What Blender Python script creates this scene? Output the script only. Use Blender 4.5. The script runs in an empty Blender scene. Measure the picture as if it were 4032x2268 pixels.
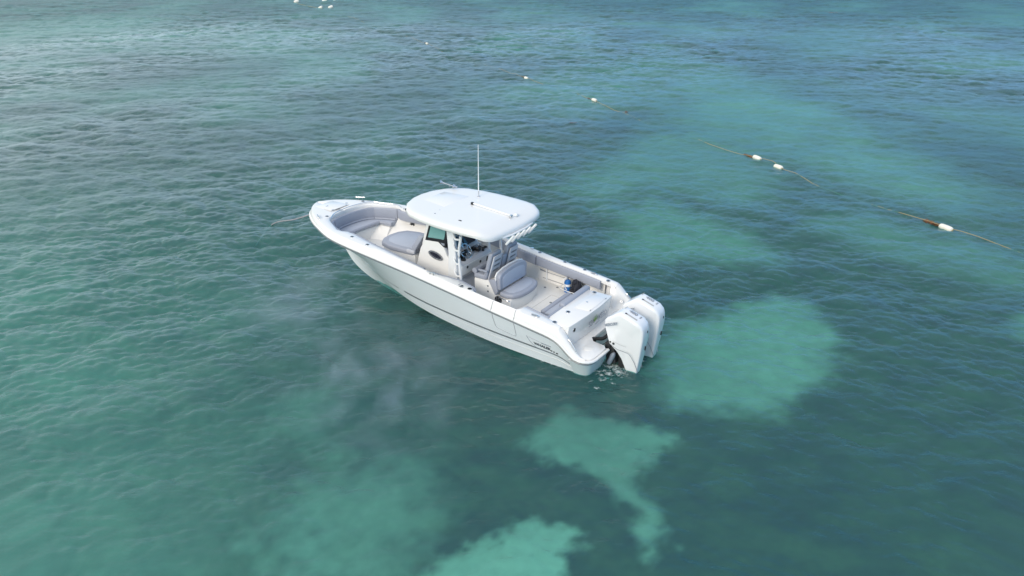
import bpy, bmesh, math, random
import numpy as np
from mathutils import Vector, Matrix
random.seed(7); rng = np.random.default_rng(7)
S = bpy.context.scene
R = math.radians

# ------------------------------------------------------------------ camera, sky, sun, exposure
CAM_H = 8.31
cam_d = bpy.data.cameras.new('camera'); cam = bpy.data.objects.new('camera', cam_d)
S.collection.objects.link(cam)
cam.location = (0, 0, CAM_H); cam.rotation_euler = (R(90 - 25.0), 0, 0)
cam_d.sensor_width = 36; cam_d.lens = 36 * 2869 / 4032
cam_d.clip_start = 0.1; cam_d.clip_end = 12000
S.camera = cam

SUN_EL, SUN_AZ = 29, 212          # azimuth of the sun seen from above, clockwise from +Y
world = bpy.data.worlds.new('World'); S.world = world; world.use_nodes = True
wn, wl = world.node_tree.nodes, world.node_tree.links
wn.clear()
w_out = wn.new('ShaderNodeOutputWorld'); w_bg = wn.new('ShaderNodeBackground')
w_bg.inputs['Strength'].default_value = 0.1
sky = wn.new('ShaderNodeTexSky'); sky.sky_type = 'NISHITA'; sky.sun_disc = False
sky.sun_elevation = R(SUN_EL); sky.sun_rotation = R(SUN_AZ); sky.dust_density = 2.0
tc = wn.new('ShaderNodeTexCoord')
mp = wn.new('ShaderNodeMapping'); mp.inputs['Scale'].default_value = (1.0, 1.0, 2.2)
nz = wn.new('ShaderNodeTexNoise'); nz.inputs['Scale'].default_value = 1.7; nz.inputs['Detail'].default_value = 5
wl.new(tc.outputs['Generated'], mp.inputs['Vector']); wl.new(mp.outputs[0], nz.inputs['Vector'])
sep = wn.new('ShaderNodeSeparateXYZ'); wl.new(tc.outputs['Generated'], sep.inputs[0])
mx = wn.new('ShaderNodeMath'); mx.operation = 'MULTIPLY_ADD'         # the cloud bank is thicker towards -X
mx.inputs[1].default_value = -0.42; wl.new(sep.outputs['X'], mx.inputs[0]); wl.new(nz.outputs['Fac'], mx.inputs[2])
cr = wn.new('ShaderNodeMapRange'); cr.inputs['From Min'].default_value = 0.22; cr.inputs['From Max'].default_value = 0.62
cr.inputs['To Min'].default_value = 0.88; cr.inputs['To Max'].default_value = 0.97
wl.new(mx.outputs[0], cr.inputs['Value'])
cm = wn.new('ShaderNodeMix'); cm.data_type = 'RGBA'
wl.new(cr.outputs[0], cm.inputs['Factor']); wl.new(sky.outputs[0], cm.inputs[6])
zr = wn.new('ShaderNodeMapRange'); zr.inputs['From Min'].default_value = 0.08; zr.inputs['From Max'].default_value = 0.78   # overcast: brighter overhead than at the horizon
wl.new(sep.outputs['Z'], zr.inputs['Value'])
cc = wn.new('ShaderNodeMix'); cc.data_type = 'RGBA'; wl.new(zr.outputs[0], cc.inputs['Factor'])
cx = wn.new('ShaderNodeMapRange'); cx.inputs['From Min'].default_value = -0.60; cx.inputs['From Max'].default_value = 0.16; wl.new(sep.outputs['X'], cx.inputs['Value'])
ch_ = wn.new('ShaderNodeMix'); ch_.data_type = 'RGBA'; wl.new(cx.outputs[0], ch_.inputs['Factor'])      # pale cloud low in the left, blue-grey low in the right
ch_.inputs[6].default_value = (5.8, 7.4, 8.3, 1); ch_.inputs[7].default_value = (0.5, 3.3, 7.0, 1)
wl.new(ch_.outputs[2], cc.inputs[6]); hi_ = wn.new('ShaderNodeMix'); hi_.data_type = 'RGBA'; wl.new(cx.outputs[0], hi_.inputs['Factor'])
hi_.inputs[6].default_value = (7.3, 7.4, 7.7, 1); hi_.inputs[7].default_value = (5.8, 6.3, 7.1, 1); wl.new(hi_.outputs[2], cc.inputs[7])
wl.new(cc.outputs[2], cm.inputs[7])
wl.new(cm.outputs[2], w_bg.inputs['Color']); wl.new(w_bg.outputs[0], w_out.inputs[0])

sun_d = bpy.data.lights.new('sun', 'SUN'); sun = bpy.data.objects.new('sun', sun_d)
S.collection.objects.link(sun)
sun_d.energy = 1.5; sun_d.angle = R(22); sun_d.color = (1.0, 0.90, 0.76)
az = R(SUN_AZ); el = R(SUN_EL)
sdir = Vector((math.sin(az) * math.cos(el), math.cos(az) * math.cos(el), math.sin(el)))
sun.rotation_euler = sdir.to_track_quat('Z', 'Y').to_euler()
S.view_settings.view_transform = 'Standard'; S.view_settings.look = 'None'
S.view_settings.gamma = 1; S.view_settings.use_curve_mapping = False
S.view_settings.exposure = 0.57
S.cycles.max_bounces = 8; S.cycles.transparent_max_bounces = 12
S.cycles.caustics_reflective = False; S.cycles.caustics_refractive = False
S.cycles.sample_clamp_indirect = 6; S.cycles.volume_bounces = 1; S.cycles.volume_step_rate = 3.0; S.cycles.volume_max_steps = 64

# ------------------------------------------------------------------ helpers
def mat(name, col, rough=0.5, metal=0.0, coat=0.0, bump=0.0, bscale=40.0, var=0.0, vscale=3.0, spec=0.5):
    m = bpy.data.materials.new(name); m.use_nodes = True
    n, l = m.node_tree.nodes, m.node_tree.links
    b = n['Principled BSDF']
    b.inputs['Base Color'].default_value = (*col, 1); b.inputs['Roughness'].default_value = rough
    b.inputs['Metallic'].default_value = metal; b.inputs['Coat Weight'].default_value = coat
    b.inputs['Coat Roughness'].default_value = 0.08
    b.inputs['Specular IOR Level'].default_value = spec
    t = n.new('ShaderNodeTexCoord')
    if var:
        z = n.new('ShaderNodeTexNoise'); z.inputs['Scale'].default_value = vscale; z.inputs['Detail'].default_value = 6
        l.new(t.outputs['Object'], z.inputs['Vector'])
        r = n.new('ShaderNodeMapRange'); r.inputs['To Min'].default_value = 1 - var; r.inputs['To Max'].default_value = 1 + var
        l.new(z.outputs['Fac'], r.inputs['Value'])
        x = n.new('ShaderNodeMix'); x.data_type = 'RGBA'; x.blend_type = 'MULTIPLY'; x.inputs['Factor'].default_value = 1
        x.inputs[6].default_value = (*col, 1); l.new(r.outputs[0], x.inputs[7]); l.new(x.outputs[2], b.inputs['Base Color'])
    if bump:
        z = n.new('ShaderNodeTexNoise'); z.inputs['Scale'].default_value = bscale; z.inputs['Detail'].default_value = 3
        l.new(t.outputs['Object'], z.inputs['Vector'])
        bp = n.new('ShaderNodeBump'); bp.inputs['Strength'].default_value = bump; bp.inputs['Distance'].default_value = 0.01
        l.new(z.outputs['Fac'], bp.inputs['Height']); l.new(bp.outputs[0], b.inputs['Normal'])
    return m

M = dict(
    gel=mat('white_gelcoat', (0.80, 0.785, 0.765), 0.22, coat=0.3, var=0.02, vscale=1.2),
    side=mat('hull_side_gelcoat', (0.82, 0.835, 0.865), 0.25, coat=0.3, var=0.02, vscale=0.8),
    bottom=mat('dimmed_hull_bottom', (0.16, 0.24, 0.23), 0.6, var=0.3, vscale=4),  # water's dimming of the submerged white hull is put into this colour
    liner=mat('cockpit_gelcoat', (0.78, 0.765, 0.74), 0.4, var=0.03, vscale=2.0),
    sole=mat('nonskid_sole', (0.77, 0.755, 0.725), 0.6, bump=0.3, bscale=120, var=0.03, vscale=3),
    vinyl=mat('grey_vinyl', (0.32, 0.34, 0.40), 0.5, bump=0.15, bscale=30, var=0.05, vscale=4),
    vinyl2=mat('light_grey_vinyl', (0.40, 0.43, 0.50), 0.5, bump=0.1, bscale=30, var=0.04, vscale=4),
    shell=mat('grey_seat_shell', (0.50, 0.51, 0.55), 0.4, var=0.03),
    dash=mat('dash_gelcoat', (0.50, 0.51, 0.55), 0.35, var=0.03),
    stripe=mat('grey_stripe', (0.16, 0.18, 0.20), 0.35),
    line=mat('seam_grey', (0.30, 0.31, 0.33), 0.6),
    black=mat('black_plastic', (0.012, 0.013, 0.016), 0.3),
    rubber=mat('black_rubber', (0.02, 0.02, 0.022), 0.55),
    screen=mat('screen_glass', (0.006, 0.008, 0.022), 0.06, coat=0.5),
    chrome=mat('stainless_steel', (0.62, 0.63, 0.65), 0.18, metal=1.0),
    white=mat('white_powder_coat', (0.80, 0.81, 0.82), 0.3, coat=0.2),
    cowl=mat('engine_white_paint', (0.81, 0.81, 0.82), 0.16, coat=0.6),
    decal=mat('grey_decal', (0.27, 0.30, 0.35), 0.4),
    decal_dark=mat('dark_decal', (0.07, 0.08, 0.10), 0.4),
    green=mat('green_decal', (0.22, 0.42, 0.08), 0.5),
    slot=mat('slot_grey', (0.42, 0.41, 0.39), 0.6),
    hose=mat('black_hose', (0.012, 0.012, 0.013), 0.4),
    anode=mat('grey_cast_metal', (0.30, 0.34, 0.40), 0.45, metal=0.3),
    buoy=mat('white_foam_float', (0.80, 0.77, 0.68), 0.6, bump=0.4, bscale=25, var=0.10, vscale=9),
    rope=mat('weathered_yellow_rope', (0.34, 0.29, 0.17), 0.9, bump=0.6, bscale=90, var=0.25, vscale=6),
    rope2=mat('grey_braided_rope', (0.36, 0.33, 0.36), 0.9, bump=0.8, bscale=90, var=0.3, vscale=30),
    weed2=mat('bleached_weed', (0.27, 0.17, 0.13), 0.8, var=0.3, vscale=3),
    weed=mat('brown_sargassum', (0.16, 0.065, 0.022), 0.7, var=0.4, vscale=12),
    blue=mat('blue_tank_paint', (0.02, 0.14, 0.42), 0.3, var=0.2, vscale=20),
    cloth=mat('black_nylon', (0.010, 0.012, 0.022), 0.7, bump=0.5, bscale=40, var=0.3, vscale=20),
    amber=mat('teak_tread', (0.30, 0.28, 0.26), 0.7),
)
def foam_mat():
    m = bpy.data.materials.new('white_foam'); m.use_nodes = True
    n, l = m.node_tree.nodes, m.node_tree.links; b = n['Principled BSDF']
    b.inputs['Base Color'].default_value = (0.72, 0.80, 0.80, 1); b.inputs['Roughness'].default_value = 0.7
    t = n.new('ShaderNodeTexCoord'); z = n.new('ShaderNodeTexNoise'); z.inputs['Scale'].default_value = 14; z.inputs['Detail'].default_value = 6
    r = n.new('ShaderNodeMapRange'); r.inputs['From Min'].default_value = 0.42; r.inputs['From Max'].default_value = 0.68; r.inputs['To Max'].default_value = 0.45
    l.new(t.outputs['Object'], z.inputs['Vector']); l.new(z.outputs['Fac'], r.inputs['Value']); l.new(r.outputs[0], b.inputs['Alpha'])
    return m
M['foam'] = foam_mat()
def glass_mat():
    m = bpy.data.materials.new('teal_tinted_glass'); m.use_nodes = True
    n, l = m.node_tree.nodes, m.node_tree.links
    n.remove(n['Principled BSDF'])
    t = n.new('ShaderNodeBsdfTransparent'); t.inputs[0].default_value = (0.55, 0.90, 0.87, 1)
    d = n.new('ShaderNodeBsdfDiffuse'); d.inputs[0].default_value = (0.32, 0.66, 0.64, 1)
    g = n.new('ShaderNodeBsdfGlossy'); g.inputs['Roughness'].default_value = 0.03
    f = n.new('ShaderNodeFresnel'); f.inputs[0].default_value = 1.5
    a = n.new('ShaderNodeMixShader'); a.inputs[0].default_value = 0.55
    c = n.new('ShaderNodeMixShader')
    l.new(t.outputs[0], a.inputs[1]); l.new(d.outputs[0], a.inputs[2])
    l.new(f.outputs[0], c.inputs[0]); l.new(a.outputs[0], c.inputs[1]); l.new(g.outputs[0], c.inputs[2])
    l.new(c.outputs[0], n['Material Output'].inputs[0])
    return m
M['glass'] = glass_mat()

def link(name, me, m, parent=None):
    o = bpy.data.objects.new(name, me); S.collection.objects.link(o)
    if m is not None and not me.materials: me.materials.append(m)
    if parent is not None: o.parent = parent
    return o
def finish(name, bm, m, parent=None, bevel=0.0, seg=2, smooth=True, ang=32):
    bmesh.ops.recalc_face_normals(bm, faces=bm.faces)
    if bevel:
        ed = [e for e in bm.edges if len(e.link_faces) == 2 and e.calc_face_angle(0) > R(28)]
        bmesh.ops.bevel(bm, geom=ed, offset=bevel, segments=seg, profile=0.5, affect='EDGES', clamp_overlap=True)
    me = bpy.data.meshes.new(name); bm.to_mesh(me); bm.free()
    if smooth:
        me.polygons.foreach_set('use_smooth', [True] * len(me.polygons)); me.set_sharp_from_angle(angle=R(ang))
    return link(name, me, m, parent)
def add_prism(bm, bot, top):
    a = [bm.verts.new(p) for p in bot]; b = [bm.verts.new(p) for p in top]; n = len(a)
    bm.faces.new(a[::-1]); bm.faces.new(b)
    for i in range(n):
        bm.faces.new((a[i], a[(i + 1) % n], b[(i + 1) % n], b[i]))
def prism(name, outline, z0, z1, m, parent, bevel=0.0, seg=2, ax='z', inset=0.0):
    """outline in the plane across ax: z -> (u,v); y -> (u,z); x -> (v,z)."""
    def P(p, h):
        return (p[0], p[1], h) if ax == 'z' else ((p[0], h, p[1]) if ax == 'y' else (h, p[0], p[1]))
    bm = bmesh.new()
    add_prism(bm, [P(p, z0) for p in outline], [P(p, z1) for p in outline])
    return finish(name, bm, m, parent, bevel, seg)
def frust(name, bot, top, m, parent, bevel=0.0, seg=2):
    bm = bmesh.new(); add_prism(bm, bot, top); return finish(name, bm, m, parent, bevel, seg)
def add_box(bm, c, s, rot=None):
    mtx = Matrix.Translation(c) @ (rot.to_4x4() if rot is not None else Matrix.Identity(4)) @ Matrix.Diagonal((*s, 1))
    bmesh.ops.create_cube(bm, size=1.0, matrix=mtx)
def box(name, c, s, m, parent, bevel=0.0, rot=None, seg=2):
    bm = bmesh.new(); add_box(bm, c, s, rot); return finish(name, bm, m, parent, bevel, seg)
def crv(pts, n):
    """Catmull-Rom through points."""
    P = np.array(pts, float)
    d = np.r_[0, np.cumsum(np.sqrt(np.linalg.norm(np.diff(P, axis=0), axis=1)) + 1e-9)]
    t = np.linspace(0, d[-1], n); out = np.zeros((n, P.shape[1]))
    tang = np.zeros_like(P)
    tang[1:-1] = (P[2:] - P[:-2]) / (d[2:] - d[:-2])[:, None]
    tang[0] = (P[1] - P[0]) / (d[1] - d[0]); tang[-1] = (P[-1] - P[-2]) / (d[-1] - d[-2])
    k = np.clip(np.searchsorted(d, t, side='right') - 1, 0, len(P) - 2)
    h = (d[k + 1] - d[k]); s = ((t - d[k]) / h)[:, None]; h = h[:, None]
    return ((2*s**3 - 3*s**2 + 1) * P[k] + (s**3 - 2*s**2 + s) * h * tang[k] + (-2*s**3 + 3*s**2) * P[k+1] + (s**3 - s**2) * h * tang[k+1])
def add_tube(bm, pts, r, n=8, cap=True, flat=1.0):
    P = [Vector(p) for p in pts]; rings = []
    up = Vector((0, 0, 1))
    for i, p in enumerate(P):
        t = (P[min(i + 1, len(P) - 1)] - P[max(i - 1, 0)]).normalized()
        a = t.cross(up)
        if a.length < 1e-3: a = t.cross(Vector((1, 0, 0)))
        a.normalize(); b = a.cross(t).normalized()
        rr = r[i] if hasattr(r, '__len__') else r
        rings.append([bm.verts.new(p + a * (math.cos(6.28319 * k / n) * rr) + b * (math.sin(6.28319 * k / n) * rr * flat)) for k in range(n)])
    for i in range(len(rings) - 1):
        for k in range(n):
            bm.faces.new((rings[i][k], rings[i][(k + 1) % n], rings[i + 1][(k + 1) % n], rings[i + 1][k]))
    if cap: bm.faces.new(rings[0][::-1]); bm.faces.new(rings[-1])
def tube(name, pts, r, m, parent, n=8, flat=1.0):
    bm = bmesh.new(); add_tube(bm, pts, r, n, True, flat); return finish(name, bm, m, parent)
def add_lathe(bm, prof, c, axis=(0, 0, 1), n=16):
    q = Vector((0, 0, 1)).rotation_difference(Vector(axis)); c = Vector(c); rings = []
    for r, h in prof:
        rings.append([bm.verts.new(c + q @ Vector((math.cos(6.28319*k/n)*r, math.sin(6.28319*k/n)*r, h))) for k in range(n)])
    for i in range(len(rings) - 1):
        for k in range(n): bm.faces.new((rings[i][k], rings[i][(k+1) % n], rings[i+1][(k+1) % n], rings[i+1][k]))
    bm.faces.new(rings[0][::-1]); bm.faces.new(rings[-1])
def lathe(name, prof, c, m, parent, axis=(0, 0, 1), n=16):
    bm = bmesh.new(); add_lathe(bm, prof, c, axis, n); return finish(name, bm, m, parent)
def loft(name, secs, m, parent, caps=False, closed=False, ang=32):
    bm = bmesh.new(); V = [[bm.verts.new(p) for p in s] for s in secs]
    for i in range(len(V) - 1):
        k = len(V[i])
        for j in range(k if closed else k - 1):
            q = (V[i][j], V[i][(j + 1) % k], V[i+1][(j + 1) % k], V[i+1][j])
            if len({tuple(round(c, 5) for c in v.co) for v in q}) >= 3: bm.faces.new(q)
    if caps:
        bm.faces.new(V[0][::-1]); bm.faces.new(V[-1])
    bmesh.ops.remove_doubles(bm, verts=bm.verts, dist=1e-4)
    return finish(name, bm, m, parent, ang=ang)
def text(name, body, size, org, xd, yd, m, parent, shear=0.0, ext=0.002, bold=0.0, sx=1.0):
    c = bpy.data.curves.new(name, 'FONT'); c.body = body; c.size = size; c.extrude = ext; c.shear = shear
    c.offset = bold; c.align_x = 'CENTER'; c.align_y = 'CENTER'; c.resolution_u = 3
    t = bpy.data.objects.new(name, c); S.collection.objects.link(t)
    me = bpy.data.meshes.new_from_object(t.evaluated_get(bpy.context.evaluated_depsgraph_get()))
    bpy.data.objects.remove(t); bpy.data.curves.remove(c)
    x = Vector(xd).normalized(); z = x.cross(Vector(yd)).normalized(); y = z.cross(x)
    mx = Matrix((x, y, z)).transposed().to_4x4(); mx.translation = Vector(org)
    me.transform(mx @ Matrix.Diagonal((sx, 1, 1, 1))); me.name = name
    return link(name, me, m, parent)
def tag(o, label=None, cat=None, group=None, kind=None):
    if label: o['label'] = label
    if cat: o['category'] = cat
    if group: o['group'] = group
    if kind: o['kind'] = kind
    return o
def empty(name, loc, rz, label, cat, group=None):
    o = bpy.data.objects.new(name, None); S.collection.objects.link(o)
    o.location = loc; o.rotation_euler = (0, 0, rz); o.empty_display_size = 0.2
    return tag(o, label, cat, group)

# ------------------------------------------------------------------ water surface: wave field
def ocean(L, N, lo, hi, seed, wdir, peak, spread=2.0):
    """height and horizontal displacement tile of the wavelengths lo..hi."""
    g = np.random.default_rng(seed); k1 = 2*np.pi*np.fft.fftfreq(N, L/N)
    kx, ky = np.meshgrid(k1, k1, indexing='ij'); k = np.hypot(kx, ky); k[0, 0] = 1
    lam = 2*np.pi/k
    cosd = (kx*np.cos(wdir) + ky*np.sin(wdir))/k
    P = k**(-4.0 if lo > .5 else -2.2) * np.exp(-(lam/peak)**2 * 0.6) * (0.10 + np.abs(cosd)**spread)
    P *= (lam > lo) & (lam <= hi); P[0, 0] = 0
    h = (g.normal(size=(N, N)) + 1j*g.normal(size=(N, N))) * np.sqrt(P)
    Hh = np.fft.ifft2(h); z = Hh.real
    dx = np.fft.ifft2(1j*h*kx/k).real; dy = np.fft.ifft2(1j*h*ky/k).real
    sl = np.gradient(z, L/N, axis=0).std()**2 + np.gradient(z, L/N, axis=1).std()**2
    return z, dx, dy, math.sqrt(sl)
def sample(T, L, x, y, rot):
    N = T.shape[0]; c, s = math.cos(rot), math.sin(rot)
    fx = ((x*c + y*s)/L*N) % N; fy = ((-x*s + y*c)/L*N) % N
    ix = fx.astype(int) % N; iy = fy.astype(int) % N; tx = fx - np.floor(fx); ty = fy - np.floor(fy)
    jx = (ix+1) % N; jy = (iy+1) % N
    return (T[ix, iy]*(1-tx)*(1-ty) + T[jx, iy]*tx*(1-ty) + T[ix, jy]*(1-tx)*ty + T[jx, jy]*tx*ty)
BANDS = []
for (L, N, lo, hi, slope, chop, rot, seed, peak) in ((97.0, 512, 2.4, 10.0, 0.042, 1.5, 0.05, 13, 5.0), (61.0, 512, 1.4, 12.0, 0.06, 1.8, 0.23, 3, 2.6), (23.7, 512, 0.55, 1.4, 0.120, 1.6, 0.61, 5, 2.6),
                                              (11.3, 512, 0.20, 0.55, 0.19, 1.2, -0.37, 9, 2.6)):
    z, dx, dy, sl = ocean(L, N, lo, hi, seed, R(82) - rot, peak)
    f = slope/sl
    BANDS.append((L, lo, rot, z*f, dx*f*chop, dy*f*chop, slope))
def waves(x, y, sp):
    Z = np.zeros_like(x); DX = np.zeros_like(x); DY = np.zeros_like(x)
    # patchiness of the wind: ruffled and smoother streaks
    gust = 0.85 + 0.22*np.sin(0.11*x + 0.05*y + 1.0)*np.sin(0.07*y - 0.04*x) + 0.12*np.sin(0.31*x - 0.17*y + 2.0)
    SG = np.zeros_like(x)
    gust = gust*(1 - .42*np.exp(-((x-1.5)/8.5)**2 - ((y-9.5)/5.5)**2))      # calmer water in the lee of the boat
    for L, lo, rot, z, dx, dy, slope in BANDS:
        w = np.clip((lo*3.0/sp - 1.0)/1.2, 0, 1)*gust*(np.clip(1+(y-38)/60, 1, 1.9) if lo > .5 else 1.0)      # more open water far out
        SG += ((1-np.clip(w, 0, 1))*slope)**2
        Z += sample(z, L, x, y, rot)*w
        a = sample(dx, L, x, y, rot)*w; b = sample(dy, L, x, y, rot)*w
        c, s = math.cos(rot), math.sin(rot)
        DX += a*c - b*s; DY += a*s + b*c
    return Z, DX, DY, np.sqrt(SG)
def polar(fine_az, n_fine, n_coarse, krow, rmin, rmax, fpx=729.0, H=CAM_H):
    a = np.concatenate([np.linspace(-fine_az, fine_az, n_fine), np.linspace(fine_az, 360 - fine_az, n_coarse + 2)[1:-1]])
    r = [rmin]
    while r[-1] < rmax:
        q = r[-1]; kk = krow*(1 - .55*min(1, max(0, (q-35)/25))) if q < 170 else krow; r.append(q + min(kk*(q*q + H*H)/(H*fpx), q*0.06 + 0.02))
    r = np.array(r); A, RR = np.meshgrid(np.radians(a), r)
    return np.sin(A)*RR, np.cos(A)*RR, RR, len(r), len(a)
def grid_mesh(name, x, y, z, nr, na, col=None):
    co = np.stack([x, y, z], -1).reshape(-1, 3).astype(np.float32)
    i, j = np.meshgrid(np.arange(nr-1), np.arange(na), indexing='ij'); j2 = (j+1) % na
    q = np.stack([i*na+j, i*na+j2, (i+1)*na+j2, (i+1)*na+j], -1).reshape(-1, 4)
    me = bpy.data.meshes.new(name); me.vertices.add(len(co)); me.vertices.foreach_set('co', co.ravel())
    me.loops.add(q.size); me.loops.foreach_set('vertex_index', q.ravel().astype(np.int32))
    me.polygons.add(len(q)); me.polygons.foreach_set('loop_start', np.arange(0, q.size, 4, dtype=np.int32))
    me.polygons.foreach_set('use_smooth', np.ones(len(q), dtype=bool))
    if col is not None:
        at = me.attributes.new('bed', 'FLOAT_COLOR', 'POINT')
        at.data.foreach_set('color', np.concatenate([col.reshape(-1, 3), np.ones((len(co), 1))], 1).astype(np.float32).ravel())
    me.update(calc_edges=True)
    return me
X, Y, RR, nr, na = polar(40, 900, 56, 0.68, 5.0, 9000)
sp = np.maximum(np.gradient(RR[:, 0])[:, None]*0.7, RR*0.0017)
far = np.clip((np.abs(np.arctan2(X, Y)) - R(40))/R(4), 0, 1)
sp = sp + far*RR*0.07
Zw, DXw, DYw, SGw = waves(X, Y, sp)
water = link('water', grid_mesh('water', X - DXw*0.8, Y - DYw*0.8, Zw, nr, na), None)
tag(water, kind='structure')
at = water.data.attributes.new('slope', 'FLOAT', 'POINT')      # rms slope of the ripples too fine for the mesh there
at.data.foreach_set('value', (0.015 + SGw).astype(np.float32).ravel())

def water_mat():
    m = bpy.data.materials.new('sea_water'); m.use_nodes = True
    n, l = m.node_tree.nodes, m.node_tree.links; n.remove(n['Principled BSDF'])
    t = n.new('ShaderNodeTexCoord')
    def ripple(scale, rot, stretch, detail):
        p = n.new('ShaderNodeMapping'); p.inputs['Rotation'].default_value = (0, 0, R(rot)); p.inputs['Scale'].default_value = (1.0, stretch, 1.0)
        z = n.new('ShaderNodeTexNoise'); z.inputs['Scale'].default_value = scale; z.inputs['Detail'].default_value = detail
        z.inputs['Roughness'].default_value = 0.55; z.inputs['Distortion'].default_value = 0.4
        l.new(t.outputs['Object'], p.inputs[0]); l.new(p.outputs[0], z.inputs['Vector']); return z
    a = ripple(4.6, -8, 1.8, 4.0)
    b1 = n.new('ShaderNodeBump'); b1.inputs['Strength'].default_value = 1.0; b1.inputs['Distance'].default_value = 0.017
    l.new(a.outputs['Fac'], b1.inputs['Height'])
    # mean Fresnel reflectance of a wind-roughened sea (Bruneton), sigma = rms slope of the ripples
    def mth(op, x, y, z=None):
        q = n.new('ShaderNodeMath'); q.operation = op
        for i_, v_ in enumerate((x, y, z)):
            if v_ is None: continue
            if hasattr(v_, 'links') or hasattr(v_, 'is_linked'): l.new(v_, q.inputs[i_])
            else: q.inputs[i_].default_value = v_
        return q.outputs[0]
    sa = n.new('ShaderNodeAttribute'); sa.attribute_name = 'slope'; sig = sa.outputs['Fac']
    lw = n.new('ShaderNodeLayerWeight'); lw.inputs['Blend'].default_value = 0.5; l.new(b1.outputs[0], lw.inputs['Normal'])
    ex = mth('MULTIPLY', mth('POWER', math.e, mth('MULTIPLY', sig, -2.69)), 5.0)
    den = mth('MULTIPLY_ADD', mth('POWER', sig, 1.5), 22.7, 1.0)
    fo_ = mth('MULTIPLY_ADD', mth('DIVIDE', mth('POWER', lw.outputs['Facing'], ex), den), 0.98, 0.02)
    g = n.new('ShaderNodeBsdfGlossy'); g.inputs['Roughness'].default_value = 0.28; l.new(b1.outputs[0], g.inputs['Normal'])
    tr = n.new('ShaderNodeBsdfTransparent'); tr.inputs[0].default_value = (0.47, 0.90, 0.87, 1)
    d = n.new('ShaderNodeBsdfDiffuse'); d.inputs[0].default_value = (0.065, 0.225, 0.225, 1)
    body = n.new('ShaderNodeMixShader'); body.inputs[0].default_value = 0.31
    l.new(tr.outputs[0], body.inputs[1]); l.new(d.outputs[0], body.inputs[2])
    s = n.new('ShaderNodeMixShader'); l.new(fo_, s.inputs[0]); l.new(body.outputs[0], s.inputs[1]); l.new(g.outputs[0], s.inputs[2])
    l.new(s.outputs[0], n['Material Output'].inputs[0])
    return m
water.data.materials.append(water_mat())

# ------------------------------------------------------------------ seabed: pale sand between dark seagrass beds
BED_Z = -1.9
def vnoise(x, y, seed):
    """smooth value noise"""
    T = np.random.default_rng(seed).random((64, 64))
    ix = np.floor(x).astype(int); iy = np.floor(y).astype(int); tx = x-ix; ty = y-iy
    tx = tx*tx*(3-2*tx); ty = ty*ty*(3-2*ty)
    g = lambda i, j: T[i % 64, j % 64]
    return g(ix, iy)*(1-tx)*(1-ty) + g(ix+1, iy)*tx*(1-ty) + g(ix, iy+1)*(1-tx)*ty + g(ix+1, iy+1)*tx*ty
def fbm(x, y, seed, o=4):
    s = np.zeros_like(x); a = 0.5
    for i in range(o): s += a*vnoise(x*2**i, y*2**i, seed+i); a *= 0.5
    return s/(1-0.5**o)
def poly_sd(px, py, poly):
    P = np.array(poly, float); Q = np.roll(P, -1, 0)
    d = np.full(px.shape, 1e9); ins = np.zeros(px.shape, bool)
    for (ax, ay), (bx, by) in zip(P, Q):
        ex, ey = bx-ax, by-ay; wx, wy = px-ax, py-ay
        t = np.clip((wx*ex+wy*ey)/(ex*ex+ey*ey+1e-12), 0, 1)
        d = np.minimum(d, np.hypot(wx-t*ex, wy-t*ey))
        c = ((ay <= py) & (by > py)) | ((by <= py) & (ay > py))
        xs = ax + (py-ay)/np.where(abs(by-ay) < 1e-12, 1e-12, by-ay)*ex
        ins ^= c & (px < xs)
    return np.where(ins, -d, d)
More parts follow.
